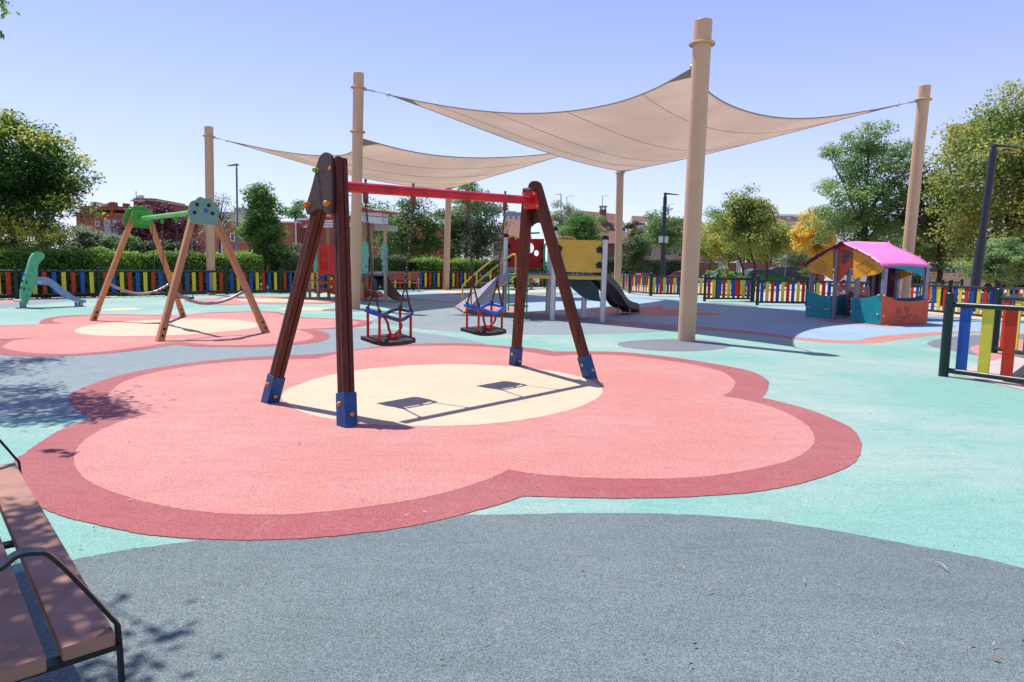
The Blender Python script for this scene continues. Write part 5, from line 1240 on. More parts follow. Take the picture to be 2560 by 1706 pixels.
mb = MB(); mb.box(c + V((0, 0, .42)), .6, .25, .05); mb.build('seat', M_bench2, r)
c = G(1243, 719); r = thing('notice_board', 'small grey notice board behind the hedge, above the ramp rail', 'sign', c.to_tuple())
zt = AT(1243, 640, c.y).z; mb = MB(); mb.box(up(c, zt - .25), .75, .06, .5); mb.build('board', M_alu, r); mb = MB(); mb.box(up(c, zt - .25) - V((0, .035, 0)), .6, .012, .36); mb.build('pane', M_iceblue, r)
for s in (-.3, .3): mb = MB(); mb.cyl(up(c, 0) + V((s, 0, 0)), up(c, zt) + V((s, 0, 0)), .03); mb.build('leg', M_slide, r)

# ================================================================== LAMP POSTS
def lamp(base_px, base_y, top_px, depth, r0, r1, arm, mt, label, head='flat', lean=True):
    b = AT(base_px, 700, depth); b.z = 0; t = AT(top_px[0], top_px[1], depth)
    root = thing('street_lamp', label, 'street lamp', (b.x, b.y, 0), 0, 'lamp posts round the playground')
    mb = MB(); mb.tube([b, b.lerp(t, .45), b.lerp(t, .451), t], [r0, r0, r1, r1], 14); mb.build('pole', mt, root, smooth=40)
    mb = MB(); mb.tube([t, t + V((0, 0, .12))], r1 * .7, 10); mb.build('neck', mt, root)
    a0 = t + V((-.08 * (1 if arm > 0 else -1), 0, .17)); a1 = t + V((arm, -.1, .10 if head == 'flat' else .2)); d = (a1 - a0).normalized(); s = V((0, 1, 0))
    mb = MB(); w0, w1 = .13, .09
    lo = [a0 + s * w0 - Zv * .03, a0 - s * w0 - Zv * .03, a1 - s * w1 - Zv * .01, a1 + s * w1 - Zv * .01]; hi = [p + Zv * (.09 if i < 2 else .03) for i, p in enumerate(lo)]
    mb.hexa(lo, hi); h = mb.build('lamp_head', mt, root, bevel=.01)
    mb = MB(); lq = [p.lerp((lo[0] + lo[2]) / 2, .2) - Zv * .008 for p in lo]; mb.add(lq, [(0, 1, 2, 3)]); mb.build('lens', M_alu, h)
    return root, b, t
lamp(595, 0, (591.5, 421), 36, .075, .05, -.42, M_lamp2, 'thin grey lamp post left of the leafy green tree, arm to the left')
rt_, b_l, t_l = lamp(1655, 0, (1663, 492), 41, .14, .11, .78, M_lamp, 'dark lamp post with a white box, between far pole and nearest pole')
pc_ = b_l.lerp(t_l, .55); mb = MB(); mb.box(pc_ + V((0, -.02, .0)), .52, .16, .38); mb.build('white_box', M_alu, rt_, bevel=.01)
lamp(2437, 0, (2484, 378), 25, .16, .125, .72, M_lamp, 'dark leaning lamp post in front of the big right trees')
lamp(1402.5, 0, (1402.5, 489), 95, .09, .07, -.75, M_lamp2, 'distant lamp post above the house roof, arm to the left')
lamp(845, 0, (858, 493), 48, .08, .06, .7, M_lamp2, 'lamp post hidden behind the brown swing leg, its flat head showing right of it')
lamp(1806, 0, (1806, 640), 60, .07, .06, .3, M_lamp2, 'short grey lamp post among the young yellow green trees')

# ================================================================== FOLIAGE
def leaf_mesh(name, C, N, Lg, Wd, T, mt):
    """C centres, N normals, Lg/Wd leaf length and width, T tint 0..1 : one four-cornered blade per leaf"""
    n = len(C); r = RNG.normal(size=(n, 3)); a = r - (r * N).sum(1, keepdims=True) * N; a /= np.linalg.norm(a, axis=1, keepdims=True) + 1e-9; b = np.cross(N, a)
    l = Lg[:, None] / 2; w = Wd[:, None] / 2
    Vt = np.empty((n, 4, 3)); Vt[:, 0] = C - a * l; Vt[:, 1] = C + b * w + N * w * .25 - a * l * .1; Vt[:, 2] = C + a * l; Vt[:, 3] = C - b * w + N * w * .25 - a * l * .1
    me = bpy.data.meshes.new(name); me.vertices.add(4 * n); me.vertices.foreach_set('co', Vt.reshape(-1)); me.loops.add(4 * n); me.loops.foreach_set('vertex_index', np.arange(4 * n, dtype=np.int32))
    me.polygons.add(n); me.polygons.foreach_set('loop_start', np.arange(0, 4 * n, 4, dtype=np.int32)); me.polygons.foreach_set('loop_total', np.full(n, 4, np.int32)); me.update(calc_edges=True)
    at = me.attributes.new('tint', 'FLOAT', 'FACE'); at.data.foreach_set('value', np.clip(T, 0, 1).astype(np.float32)); me.materials.append(mt)
    return me
def link(me, name, parent):
    o = bpy.data.objects.new(name, me); COL.objects.link(o); o.parent = parent; return o
def unit(v): return v / (np.linalg.norm(v, axis=1, keepdims=True) + 1e-9)
LM_gold = leaf_mat('golden_rain_leaves', [(.010, .034, .008), (.018, .050, .011), (.032, .072, .015), (.17, .19, .032), (.26, .255, .05)], .38)
LM_dark = leaf_mat('dark_evergreen_leaves', [(.012, .028, .010), (.028, .055, .020), (.055, .085, .035), (.10, .13, .06)], .2)
LM_plum = leaf_mat('purple_plum_leaves', [(.010, .004, .007), (.028, .007, .012), (.055, .014, .022), (.10, .045, .05)], .12)
LM_fresh = leaf_mat('fresh_green_leaves', [(.024, .060, .016), (.045, .095, .024), (.075, .135, .035), (.12, .18, .06)], .36)
LM_mid = leaf_mat('mid_green_leaves', [(.018, .052, .015), (.036, .088, .024), (.07, .13, .04), (.12, .17, .065)], .36)
LM_rust = leaf_mat('rusting_maple_leaves', [(.016, .045, .014), (.030, .075, .020), (.05, .085, .025), (.13, .07, .028)], .35)
LM_autumn = leaf_mat('autumn_maple_leaves', [(.018, .042, .012), (.036, .076, .020), (.062, .105, .028), (.105, .14, .038), (.18, .185, .05), (.19, .15, .045), (.13, .075, .03)], .38)
LM_brown = leaf_mat('brown_maple_leaves', [(.018, .040, .014), (.038, .064, .022), (.068, .085, .028), (.115, .098, .034), (.15, .085, .034)], .36)
LM_yellow = leaf_mat('yellow_leaves', [(.26, .18, .025), (.32, .23, .03), (.30, .235, .05), (.22, .21, .045)], .42)
LM_ygreen = leaf_mat('yellow_green_leaves', [(.035, .070, .018), (.080, .115, .028), (.17, .175, .04), (.29, .24, .055)], .4)
LM_greyg = leaf_mat('grey_green_leaves', [(.05, .07, .04), (.09, .115, .07), (.14, .17, .11), (.20, .22, .15)], .3)
LM_ash = leaf_mat('ash_leaves', [(.035, .075, .026), (.07, .125, .045), (.12, .175, .07), (.20, .205, .085)], .4)
LM_hedge = leaf_mat('privet_leaves', [(.024, .060, .012), (.058, .115, .020), (.115, .185, .034), (.19, .25, .055)], .4)
LM_hedge2 = leaf_mat('laurel_leaves', [(.012, .03, .010), (.028, .05, .018), (.05, .075, .03), (.09, .11, .05)], .15)
def tree(name, label, cat, px, depth, cpx, cpy, rx, rz, lm, seed, nl=9000, ncl=70, leaf=.11, tr=.13, clump=.30, shell=.55, outer=0.0, gap=0, group='trees beyond the fences', cone=0, ry=None, limbs=9, trunk=True):
    rng = np.random.default_rng(seed); k = depth / 1700
    b = AT(px, 700, depth); zb = gz(b.x, b.y); cc = AT(cpx, cpy, depth); RX, RZ = rx * k, rz * k; RY = (ry * k) if ry else RX * .9
    root = thing(name, label, cat, (b.x, b.y, zb), 0, group)
    # clump centres through the crown
    u = unit(rng.normal(size=(ncl, 3))); rad = rng.random(ncl) ** (.33 + (1 - shell) * .3) * (.84 + .20 * rng.random(ncl)) ; P = u * rad[:, None]
    if cone: P[:, :2] *= (1.05 - cone * (P[:, 2:3] * .5 + .5))
    P = P * np.array([RX, RY, RZ]); P[:, 2] += rng.normal(size=ncl) * RZ * .04
    cs = min(RX, RZ) * clump * (0.6 + .8 * rng.random(ncl)) * 1.12; nl = int(nl * 1.35); leaf = leaf * 1.12
    ctint = rng.random(ncl)
    pr = cs ** 2; pr /= pr.sum(); idx = rng.choice(ncl, nl, p=pr)
    v = unit(rng.normal(size=(nl, 3))); rr = rng.random(nl) ** .5
    off = v * rr[:, None] * cs[idx][:, None] * np.array([1.15, 1.15, .72]); C = P[idx] + off
    N = unit(v * .55 + rng.normal(size=(nl, 3)) * .6 + np.array([-.15, .1, .85]))
    rel = np.linalg.norm(C / np.array([RX, RY, RZ]), axis=1)
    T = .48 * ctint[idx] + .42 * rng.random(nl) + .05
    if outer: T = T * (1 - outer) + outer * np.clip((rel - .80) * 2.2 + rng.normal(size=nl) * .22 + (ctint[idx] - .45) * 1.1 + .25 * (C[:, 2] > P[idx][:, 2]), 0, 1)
    C = C + np.array([cc.x - b.x, cc.y - b.y, cc.z - zb])
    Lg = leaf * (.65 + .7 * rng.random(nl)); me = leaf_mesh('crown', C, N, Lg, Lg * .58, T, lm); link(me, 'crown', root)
    # trunk and limbs
    if trunk:
        top_ = V((cc.x - b.x, cc.y - b.y, cc.z - zb)); mb = MB(); hb = max(.5, top_.z - RZ * .75)
        mid = V((rng.normal() * .05, rng.normal() * .05, hb * .6)); fork = V((top_.x * .5, top_.y * .5, hb))
        mb.tube(catmull([V((0, 0, -.1)), mid, fork, top_ + V((0, 0, RZ * .1)), top_ + V((0, 0, RZ * .6))], 4, False), [tr * (1.25 - 1.15 * i / 16) for i in range(17)], 8)
        mb.build('trunk', M_bark, root, smooth=60, world=False)
        order = rng.permutation(ncl)[:limbs]
        for i in order:
            e = V(P[i]) + top_; s = fork.lerp(top_, rng.random() * .7); mb = MB(); m2 = s.lerp(e, .5) + V((0, 0, RZ * .08))
            pts = catmull([s, m2, e], 3, False); mb.tube(pts, [tr * (.5 - .4 * j / (len(pts) - 1)) for j in range(len(pts))], 5); mb.build('limb', M_bark, root, smooth=60, world=False)
    return root
# left
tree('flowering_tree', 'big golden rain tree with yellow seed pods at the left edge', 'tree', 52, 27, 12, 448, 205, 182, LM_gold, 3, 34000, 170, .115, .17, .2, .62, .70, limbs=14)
tree('shade_tree', 'dark low tree behind the little green slide', 'tree', 110, 31, 95, 612, 150, 62, LM_dark, 4, 9000, 60, .11, .12)
tree('shrub', 'grey green shrub between the golden rain tree and the apartment block', 'shrub', 232, 31, 232, 612, 60, 46, LM_greyg, 5, 6000, 50, .10, .07, .3)
tree('shrub', 'shrub in front of the purple plum tree, under its left side', 'shrub', 300, 31, 300, 625, 52, 36, LM_mid, 6, 3500, 36, .09, .05, .3)
tree('plum_tree', 'dark purple leaved plum tree in front of the apartment block', 'tree', 398, 40, 398, 578, 96, 78, LM_plum, 7, 15000, 100, .12, .12, .26)
tree('sparse_tree', 'thin half bare tree beside the leftmost shade pole', 'tree', 552, 44, 548, 535, 62, 72, LM_greyg, 8, 900, 46, .12, .09, .22, limbs=30)
tree('leafy_tree', 'tall fresh green leafy tree left of the brown swing', 'tree', 662, 33, 660, 580, 88, 134, LM_fresh, 9, 12500, 90, .12, .11, .22, .5, cone=.75)
tree('shrub', 'dark shrub at the foot of the leafy tree, left of the brown swing leg', 'shrub', 742, 34, 744, 643, 62, 48, LM_dark, 10, 5000, 44, .09, .06)
tree('distant_tree', 'far tree over the low brick roof, left of the brown swing top', 'tree', 740, 66, 738, 528, 36, 32, LM_mid, 11, 1500, 24, .16, .1)
tree('maple_tree', 'maple with reddening top seen between the chains of the near seat', 'tree', 1022, 43, 1018, 586, 84, 92, LM_rust, 12, 9500, 80, .13, .10, .26, .55, .3)
tree('maple_tree', 'green maple behind the red and white play tower', 'tree', 935, 47, 930, 572, 80, 84, LM_mid, 13, 8000, 70, .13, .10)
tree('evergreen_tree', 'round dark evergreen tree between the chains of the farther seat', 'tree', 1196, 45, 1190, 580, 88, 88, LM_dark, 14, 13000, 90, .12, .13, .26)
tree('maple_tree', 'slim rusty maple touching the left side of the round evergreen', 'tree', 1122, 46, 1116, 592, 54, 84, LM_rust, 15, 5000, 44, .13, .09, .28, .5, .25)
tree('distant_tree', 'tree top rising behind the round evergreen under the far sail', 'tree', 1166, 58, 1165, 494, 42, 52, LM_mid, 16, 3500, 36, .15, .12)
# middle
tree('bushy_tree', 'wide grey green bushy tree right above the yellow board', 'tree', 1450, 50, 1450, 577, 78, 52, LM_mid, 17, 9000, 66, .12, .12, .27)
tree('distant_tree', 'loose topped tree against the house roof beside the brown swing leg', 'tree', 1405, 57, 1402, 546, 44, 38, LM_greyg, 18, 2600, 30, .14, .10, .28)
tree('shrub', 'dark pointed tree just right of the far shade pole', 'tree', 1578, 52, 1590, 625, 46, 58, LM_dark, 19, 5200, 48, .12, .09)
tree('slim_tree', 'slim dark tree top behind the far shade pole', 'tree', 1586, 54, 1584, 580, 22, 42, LM_dark, 20, 1800, 22, .12, .07)
tree('street_tree', 'green tree behind the lamp post with the white box', 'tree', 1660, 60, 1660, 580, 62, 62, LM_mid, 21, 6000, 56, .15, .12, .24)
tree('young_tree', 'young green tree with a straight trunk standing in the fence gap', 'tree', 1885, 31, 1862, 552, 96, 88, LM_ygreen, 22, 9500, 110, .10, .055, .2, .5, .15, cone=.5)
tree('young_tree', 'yellow green young tree right of the tree in the fence gap', 'tree', 1914, 50, 1918, 600, 62, 66, LM_ygreen, 23, 7500, 70, .13, .09)
tree('young_tree', 'yellowing young tree left of the tree in the fence gap', 'tree', 1857, 47, 1832, 596, 72, 58, LM_ygreen, 24, 7000, 70, .13, .09)
tree('young_tree', 'olive green young tree just right of the nearest shade pole', 'tree', 1772, 56, 1782, 606, 50, 60, LM_ygreen, 25, 4800, 44, .14, .10)
tree('shade_tree', 'dark trees behind the garden wall and the parked cars', 'tree', 1860, 96, 1860, 628, 170, 34, LM_dark, 48, 12000, 90, .24, .12)
tree('young_tree', 'greener crown behind the yellow young trees', 'tree', 1820, 62, 1815, 560, 60, 50, LM_mid, 26, 4500, 44, .15, .10)
tree('yellow_tree', 'bright yellow tree left above the playhouse roof', 'tree', 2042, 44, 2042, 580, 52, 76, LM_yellow, 27, 6500, 60, .13, .08, .26)
tree('distant_tree', 'silvery tree behind the black parked car', 'tree', 1992, 72, 1990, 632, 60, 50, LM_greyg, 28, 4200, 44, .17, .1)
tree('distant_tree', 'far brownish red tree under the white building', 'tree', 1945, 84, 1945, 600, 52, 40, LM_brown, 29, 3000, 36, .19, .1)
# right
tree('ash_tree', 'tall loose ash tree right of the yellow tree, left of the shade pole', 'tree', 2170, 38, 2166, 488, 130, 176, LM_ash, 30, 27000, 230, .12, .16, .16, .6, .2, limbs=16)
tree('maple_tree', 'brown and green maple between the right shade pole and the big right tree', 'tree', 2345, 37, 2352, 520, 98, 138, LM_brown, 31, 17000, 150, .13, .14, .23, .6, -.0)
tree('maple_tree', 'huge maple turning yellow and rust at the right edge', 'tree', 2530, 31, 2545, 465, 195, 240, LM_autumn, 32, 36000, 250, .135, .2, .2, .6, 0, limbs=16)
tree('maple_tree', 'rust coloured top of the maple behind the leaning lamp post', 'tree', 2470, 35, 2462, 345, 84, 52, LM_autumn, 33, 6000, 50, .125, .1, .28, limbs=6)
tree('shrub', 'dense shrub at the foot of the leaning lamp post', 'shrub', 2490, 27, 2498, 652, 92, 62, LM_ash, 34, 11000, 80, .09, .07, .26)
tree('shade_tree', 'dark shaded undergrowth behind the playhouse and the tan car', 'tree', 2320, 48, 2320, 630, 190, 66, LM_mid, 35, 20000, 120, .13, .12)
tree('shade_tree', 'dark low greenery behind the bright yellow tree', 'tree', 2080, 70, 2080, 632, 150, 52, LM_dark, 36, 11000, 80, .13, .1)
tree('bush', 'sunlit low bush behind the gate screen panel', 'bush', 1812, 44, 1815, 690, 46, 22, LM_hedge, 37, 3200, 34, .09, .04, .3, trunk=False)
tree('bush', 'little round bush beside the black parked car', 'bush', 2014, 50, 2014, 681, 14, 14, LM_fresh, 38, 900, 14, .08, .04, .4, trunk=False)

def hedge(label, a, b, th, h, lm, seed, nl, leaf=.085, z0=None):
    rng = np.random.default_rng(seed); a, b = V(a), V(b); d = b - a; L_ = d.length; d.normalize(); nn = V((-d.y, d.x, 0)); z0 = gz(*((a + b) / 2).xy) if z0 is None else z0
    root = thing('hedge', label, 'hedge', (a.x, a.y, z0), math.atan2(d.y, d.x), 'clipped hedges beyond the fences'); hh = h - z0
    mb = MB(); mb.box((L_ / 2, th / 2, (hh - .14) / 2), L_ - .2, th - .28, hh - .14); mb.build('shade_core', mat('hedge_inner_shade', (.020, .022, .010), .95, 0, .3, 8, .5, 20), root, world=False)  # solid dark box, its colour standing in for shade between the leaves
    s = rng.random(nl); top_ = rng.random(nl) < .38; U_ = rng.random(nl) * L_; bump = .07 * np.sin(U_ * 2.1 + seed) + .06 * np.sin(U_ * 5.3) + .05 * rng.normal(size=nl)
    side = np.where(rng.random(nl) < .8, 0.0, th)
    C = np.empty((nl, 3)); C[:, 0] = U_
    C[:, 1] = np.where(top_, rng.random(nl) * th, side + rng.normal(size=nl) * .07 + bump * .6 * np.where(side > 0, 1, -1))
    C[:, 2] = np.where(top_, hh + bump - .05, rng.random(nl) ** .8 * hh)
    sp_ = rng.random(nl) < .04; C[:, 2] = np.where(sp_ & top_, C[:, 2] + rng.random(nl) * .22, C[:, 2])
    N = np.where(top_[:, None], np.array([0, -.2, 1.]), np.stack([np.zeros(nl), np.where(side > 0, 1., -1.), np.full(nl, .5)], 1)); N = unit(N + rng.normal(size=(nl, 3)) * .6)
    T = .55 * rng.random(nl) + .25 * (np.sin(U_ * 1.3 + seed * 2) * .5 + .5) + np.where(top_, .15, 0)
    Lg = leaf * (.6 + .8 * rng.random(nl)); me = leaf_mesh('foliage', C, N, Lg, Lg * .6, T, lm); link(me, 'foliage', root); return root
hA_, hB_ = onfence(-150) + fnl * 1.3, onfence(694) + fnl * 1.3
zH = AT(470, 634, onfence(470).y + 1).z
hedge('long sunlit privet hedge along the left fence, behind the wooden swing', hA_, hB_, 1.2, zH - .02, LM_hedge, 41, 26000, .095)
hedge('dark glossy laurel hedge behind the sunlit hedge, under the plum tree', onfence(408) + fnl * 4.2, onfence(566) + fnl * 4.2, 1.2, AT(490, 614, 33.5).z, LM_hedge2, 42, 8000, .10)
hedge('sunlit hedge behind the far end of the left fence, beside the ramp', onfence(1078) + fnl * 1.2, onfence(1285) + fnl * 1.2, 1.3, AT(1170, 652, 41.5).z, LM_hedge, 43, 11000, .10)
hedge('dark hedge under the reddening maple, behind the far park bench', onfence(960) + fnl * 1.8, onfence(1092) + fnl * 2.2, 1.2, AT(1030, 645, 39.5).z, LM_hedge2, 44, 8000, .10)
hedge('short hedge behind the play tower, between tower and low brick building', onfence(745) + fnl * 1.6, onfence(955) + fnl * 1.6, 1.2, AT(850, 654, 36.5).z, LM_hedge2, 46, 8000, .10)
hedge('dark green hedge behind the red parked cars', AT(1470, 700, 88), AT(1740, 700, 86), 1.6, AT(1600, 648, 87).z, LM_hedge2, 45, 12000, .15)
hedge('low green hedge behind the yellow climbing frame', AT(1300, 700, 56), AT(1480, 700, 58), 1.2, AT(1400, 660, 57).z, LM_mid, 47, 7000, .12)

hedge('tall dark hedge behind the tan car and the leaning lamp post', AT(2225, 700, 62), AT(2760, 700, 62), 1.6, AT(2400, 634, 62).z, LM_mid, 49, 14000, .15)
hedge('dark hedge row behind the black car, left of the playhouse roof', AT(1890, 700, 92), AT(2230, 700, 92), 1.6, AT(2060, 652, 92).z, LM_dark, 50, 9000, .2)

# overhanging tree just outside the frame on the left: its branches shade the bench and the floor
K = V((-SUN_DIR.x / SUN_DIR.z, -SUN_DIR.y / SUN_DIR.z, 0))
tp = V((-7.2, 6.4, 0)); ot = thing('overhanging_tree', 'tree beside the bench, only a few leaves showing at the upper left corner', 'tree', tp.to_tuple())
sh = [(40, 905, 5.6, 1.0), (95, 900, 5.6, .5), (30, 975, 5.4, .7), (90, 978, 5.4, .35), (60, 1015, 5.3, .9), (140, 1005, 5.3, .8), (200, 1000, 5.2, .8), (250, 1015, 5.2, .7), (295, 1035, 5.2, .35), (60, 1050, 5.1, .6), (150, 1040, 5.1, .6), (230, 1040, 5.1, .45), (-30, 930, 5.8, 1.3), (-60, 1010, 5.6, 1.4),
      (60, 1290, 4.2, .4), (110, 1365, 4.2, .6), (30, 1400, 4.2, .5), (70, 1450, 4.1, .5), (50, 1530, 4.0, .55), (110, 1545, 4.0, .45), (50, 1620, 4.0, .55), (420, 1592, 4.6, .05), (-60, 1350, 4.4, .8), (-80, 1500, 4.3, .8), (-20, 1660, 4.1, .7)]
Cc, Nn, Tt = [], [], []; rng = np.random.default_rng(5); brs = []
for px, py, z, w in sh:
    q = G(px, py, .45 if py > 1240 and px < 240 else 0); c = q - K * (z - q.z) + V((0, 0, z - q.z)); n = int((420 if py < 1240 else 190) * w) + 12; sz = (.05 if py < 1240 else .03) + (.21 if py < 1240 else .20) * w
    o = rng.normal(size=(n, 3)) * np.array([sz, sz, sz * .7]); Cc.append(np.array(c) + o); brs.append((c, w))
for (px, py), y, n in (((2, 4), 6.0, 6), ((-3, 24), 6.0, 7), ((4, 88), 6.0, 5), ((9, 90), 6.0, 3), ((-25, 40), 6.1, 20), ((-30, 92), 6.05, 10)):
    c = AT(px, py, y); Cc.append(np.array(c) + rng.normal(size=(n, 3)) * .022)
Cc = np.concatenate(Cc); n = len(Cc); Nn = unit(rng.normal(size=(n, 3)) * .6 + np.array([0, 0, .8])); Lg = .085 * (.7 + .6 * rng.random(n))
me = leaf_mesh('crown', Cc - np.array(tp), Nn, Lg, Lg * .5, rng.random(n), LM_fresh); link(me, 'crown', ot)
mb = MB(); fork = tp + V((0, 0, 3.0)); mb.tube(catmull([tp - Zv * .05, tp + V((.05, .03, 1.5)), fork, tp + V((.2, .2, 5.2)), tp + V((.4, .3, 6.6))], 4, False), [.16 - .008 * i for i in range(17)], 10); mb.build('trunk', M_bark, ot, smooth=60)
for c, w in brs:
    s_ = tp + V((.1, .1, 3.2 + .3 * (c.z - 3.5))); mb = MB(); m2 = s_.lerp(c, .55) + Zv * .25; pts = catmull([s_, m2, c], 3, False); mb.tube(pts, [.035 - .030 * j / (len(pts) - 1) for j in range(len(pts))], 5); mb.build('limb', M_bark, ot, smooth=60)

# ================================================================== BUILDINGS
def bbox(mb, x0, x1, y0, y1, z0, z1): return mb.box(((x0 + x1) / 2, (y0 + y1) / 2, (z0 + z1) / 2), x1 - x0, y1 - y0, z1 - z0)
def rect(px0, px1, pt, pb, dep):
    a, b = AT(px0, pt, dep), AT(px1, pb, dep); return a.x, b.x, AT((px0 + px1) / 2, pt, dep).z, AT((px0 + px1) / 2, pb, dep).z
def volume(root, name, px0, px1, pt, pb, dep, th, mt, uv=True, z0=None):
    x0, x1, zt, zb = rect(px0, px1, pt, pb, dep); mb = MB(); bbox(mb, x0, x1, dep, dep + th, z0 if z0 is not None else zb, zt); return mb.build(name, mt, root, uv=uv)
def window(root, px0, px1, pt, pb, dep, frame=M_alu, glass=M_glass, name='window'):
    x0, x1, zt, zb = rect(px0, px1, pt, pb, dep); w = .07 * dep / 60
    fr = MB(); 
    for q in ((x0, x0 + w, zb, zt), (x1 - w, x1, zb, zt), (x0 + w, x1 - w, zb, zb + w), (x0 + w, x1 - w, zt - w, zt)): bbox(fr, q[0], q[1], dep - .06, dep + .02, q[2], q[3])
    f = fr.build(name, frame, root); mb = MB(); bbox(mb, x0 + w, x1 - w, dep - .02, dep + .01, zb + w, zt - w); mb.build('pane', glass, f); return f
# apartment block at left
D_ = 95; r = thing('apartment_building', 'orange brick apartment block with roof terrace behind the wooden swing', 'building', (AT(340, 700, D_).x, D_, gz(-50, D_)))
zg = gz(-50, D_)
volume(r, 'wall', 190, 480, 541, 700, D_, 14, M_brickwall, z0=zg)
volume(r, 'terrace_wall', 200, 462, 517, 540.6, D_ + 2.5, 10, M_brickwall)
volume(r, 'parapet', 190, 480, 534, 541.5, D_ - .25, .25, M_brickwall)
volume(r, 'roof_slab', 186, 484, 522.5, 525, D_ - 1.2, 4.0, M_brickdark)
volume(r, 'penthouse_wall', 333, 388, 496, 517.5, D_ + 3, 9, M_brickwall); volume(r, 'penthouse_roof', 326, 394, 500, 503.5, D_ + 2, 11, M_conc)
volume(r, 'side_tower', 388, 408, 507, 518, D_ + 4, 8, M_brickwall)
for a, b, t in ((268, 277, 507), (275, 283, 505), (306, 314, 508.5), (234, 241, 505.5)): volume(r, 'chimney', a, b, t, 519, D_ + 3.2, 1.2, M_brickwall)
volume(r, 'stair_head', 240, 257, 509, 521, D_ + 3, 4, M_alu, uv=False); volume(r, 'stair_head', 226, 234, 505, 521, D_ + 3, 4, M_alu, uv=False)
volume(r, 'terrace_pier', 275, 283, 517, 541, D_ - .3, .9, M_brickwall)
volume(r, 'grey_bay', 279, 330, 549, 620, D_ - .12, .3, M_lamp2, uv=False)
bay = volume(r, 'shutter_bay', 259.5, 279, 549, 606, D_ - .2, .4, M_alu, uv=False)
for k in range(16):
    x0, x1, zt, zb = rect(260.5, 278, 551 + 3.2 * k, 552.6 + 3.2 * k, D_ - .2); mb = MB(); bbox(mb, x0, x1, D_ - .25, D_ - .2, zb, zt); mb.build('shutter_slat', M_lamp2, r)
for a, b, t, q in ((238, 250, 553, 566), (287, 302, 554, 567), (343, 356, 556, 569), (372, 386, 556, 569), (410, 424, 557, 570), (440, 452, 558, 571), (238, 250, 582, 596), (343, 356, 584, 598)): window(r, a, b, t, q, D_ - .13)
for a, b in ((204, 235), (237, 273), (285, 330), (335, 380), (385, 430), (434, 470)): window(r, a, b, 526, 534, D_ + 2.4, M_brickdark, M_glass, 'terrace_window')
x0, x1, zt, zb = rect(340, 341, 478, 497, D_ + 4); mb = MB(); mb.cyl((x0, D_ + 4, zb), (x0, D_ + 4, zt), .06, None, 6); mb.build('antenna_mast', M_greysteel, r)
mb = MB(); c = AT(351, 494, D_ + 4); mb.ball(c, .55, 14, 8, (0, -1, .3), .3); mb.build('satellite_dish', M_alu, r, smooth=50)
# long low brick building
D_ = 60; r = thing('brick_building', 'long low orange brick building behind the play tower', 'building', (AT(840, 700, D_).x, D_, gz(-15, D_))); zg = gz(-15, D_)
volume(r, 'wall', 556, 742, 556, 700, D_, 12, M_brickwall, z0=zg)
volume(r, 'wall', 742, 1046, 553, 700, D_ + 2.5, 12, M_brickwall, z0=zg); volume(r, 'wall', 1046, 1126, 564, 700, D_ - 1, 12, M_brickwall, z0=zg)
volume(r, 'roof_cap', 553, 744, 552.5, 556, D_ - .2, 12.4, M_alu, uv=False); volume(r, 'roof_cap', 742, 1048, 549.5, 553, D_ + 2.3, 12.4, M_alu, uv=False); volume(r, 'roof_cap', 1044, 1128, 560.5, 564, D_ - 1.2, 12.4, M_alu, uv=False)
volume(r, 'grey_panel', 596, 626, 578, 597, D_ - .05, .1, M_lamp2, uv=False)
for a, b, t, q in ((480, 495, 600, 628), (576, 588, 583, 604), (640, 660, 585, 604), (850, 872, 585, 604)): window(r, a, b, t, q, D_ - .06 if a < 742 else D_ + 2.45)
mb = MB(); c = AT(740, 600, D_ - .1); mb.cyl((c.x, c.y, zg), (c.x, c.y, AT(740, 556, D_).z), .06, None, 8); mb.build('drain_pipe', M_alu, r)
r = thing('white_building', 'whitish flat roofed building peeping over the low brick building', 'building', (AT(600, 700, 88).x, 88, gz(-30, 88)))
volume(r, 'wall', 548, 640, 533, 700, 88, 10, M_alu, uv=False, z0=-.5); volume(r, 'upper_floor', 585, 604, 520, 533.5, 90, 8, M_lamp2, uv=False); volume(r, 'roof_edge', 546, 642, 530.5, 533, 87.7, 10.5, M_conc, uv=False)
for a in (556, 572, 612, 626): window(r, a, a + 9, 540, 549, 87.92)
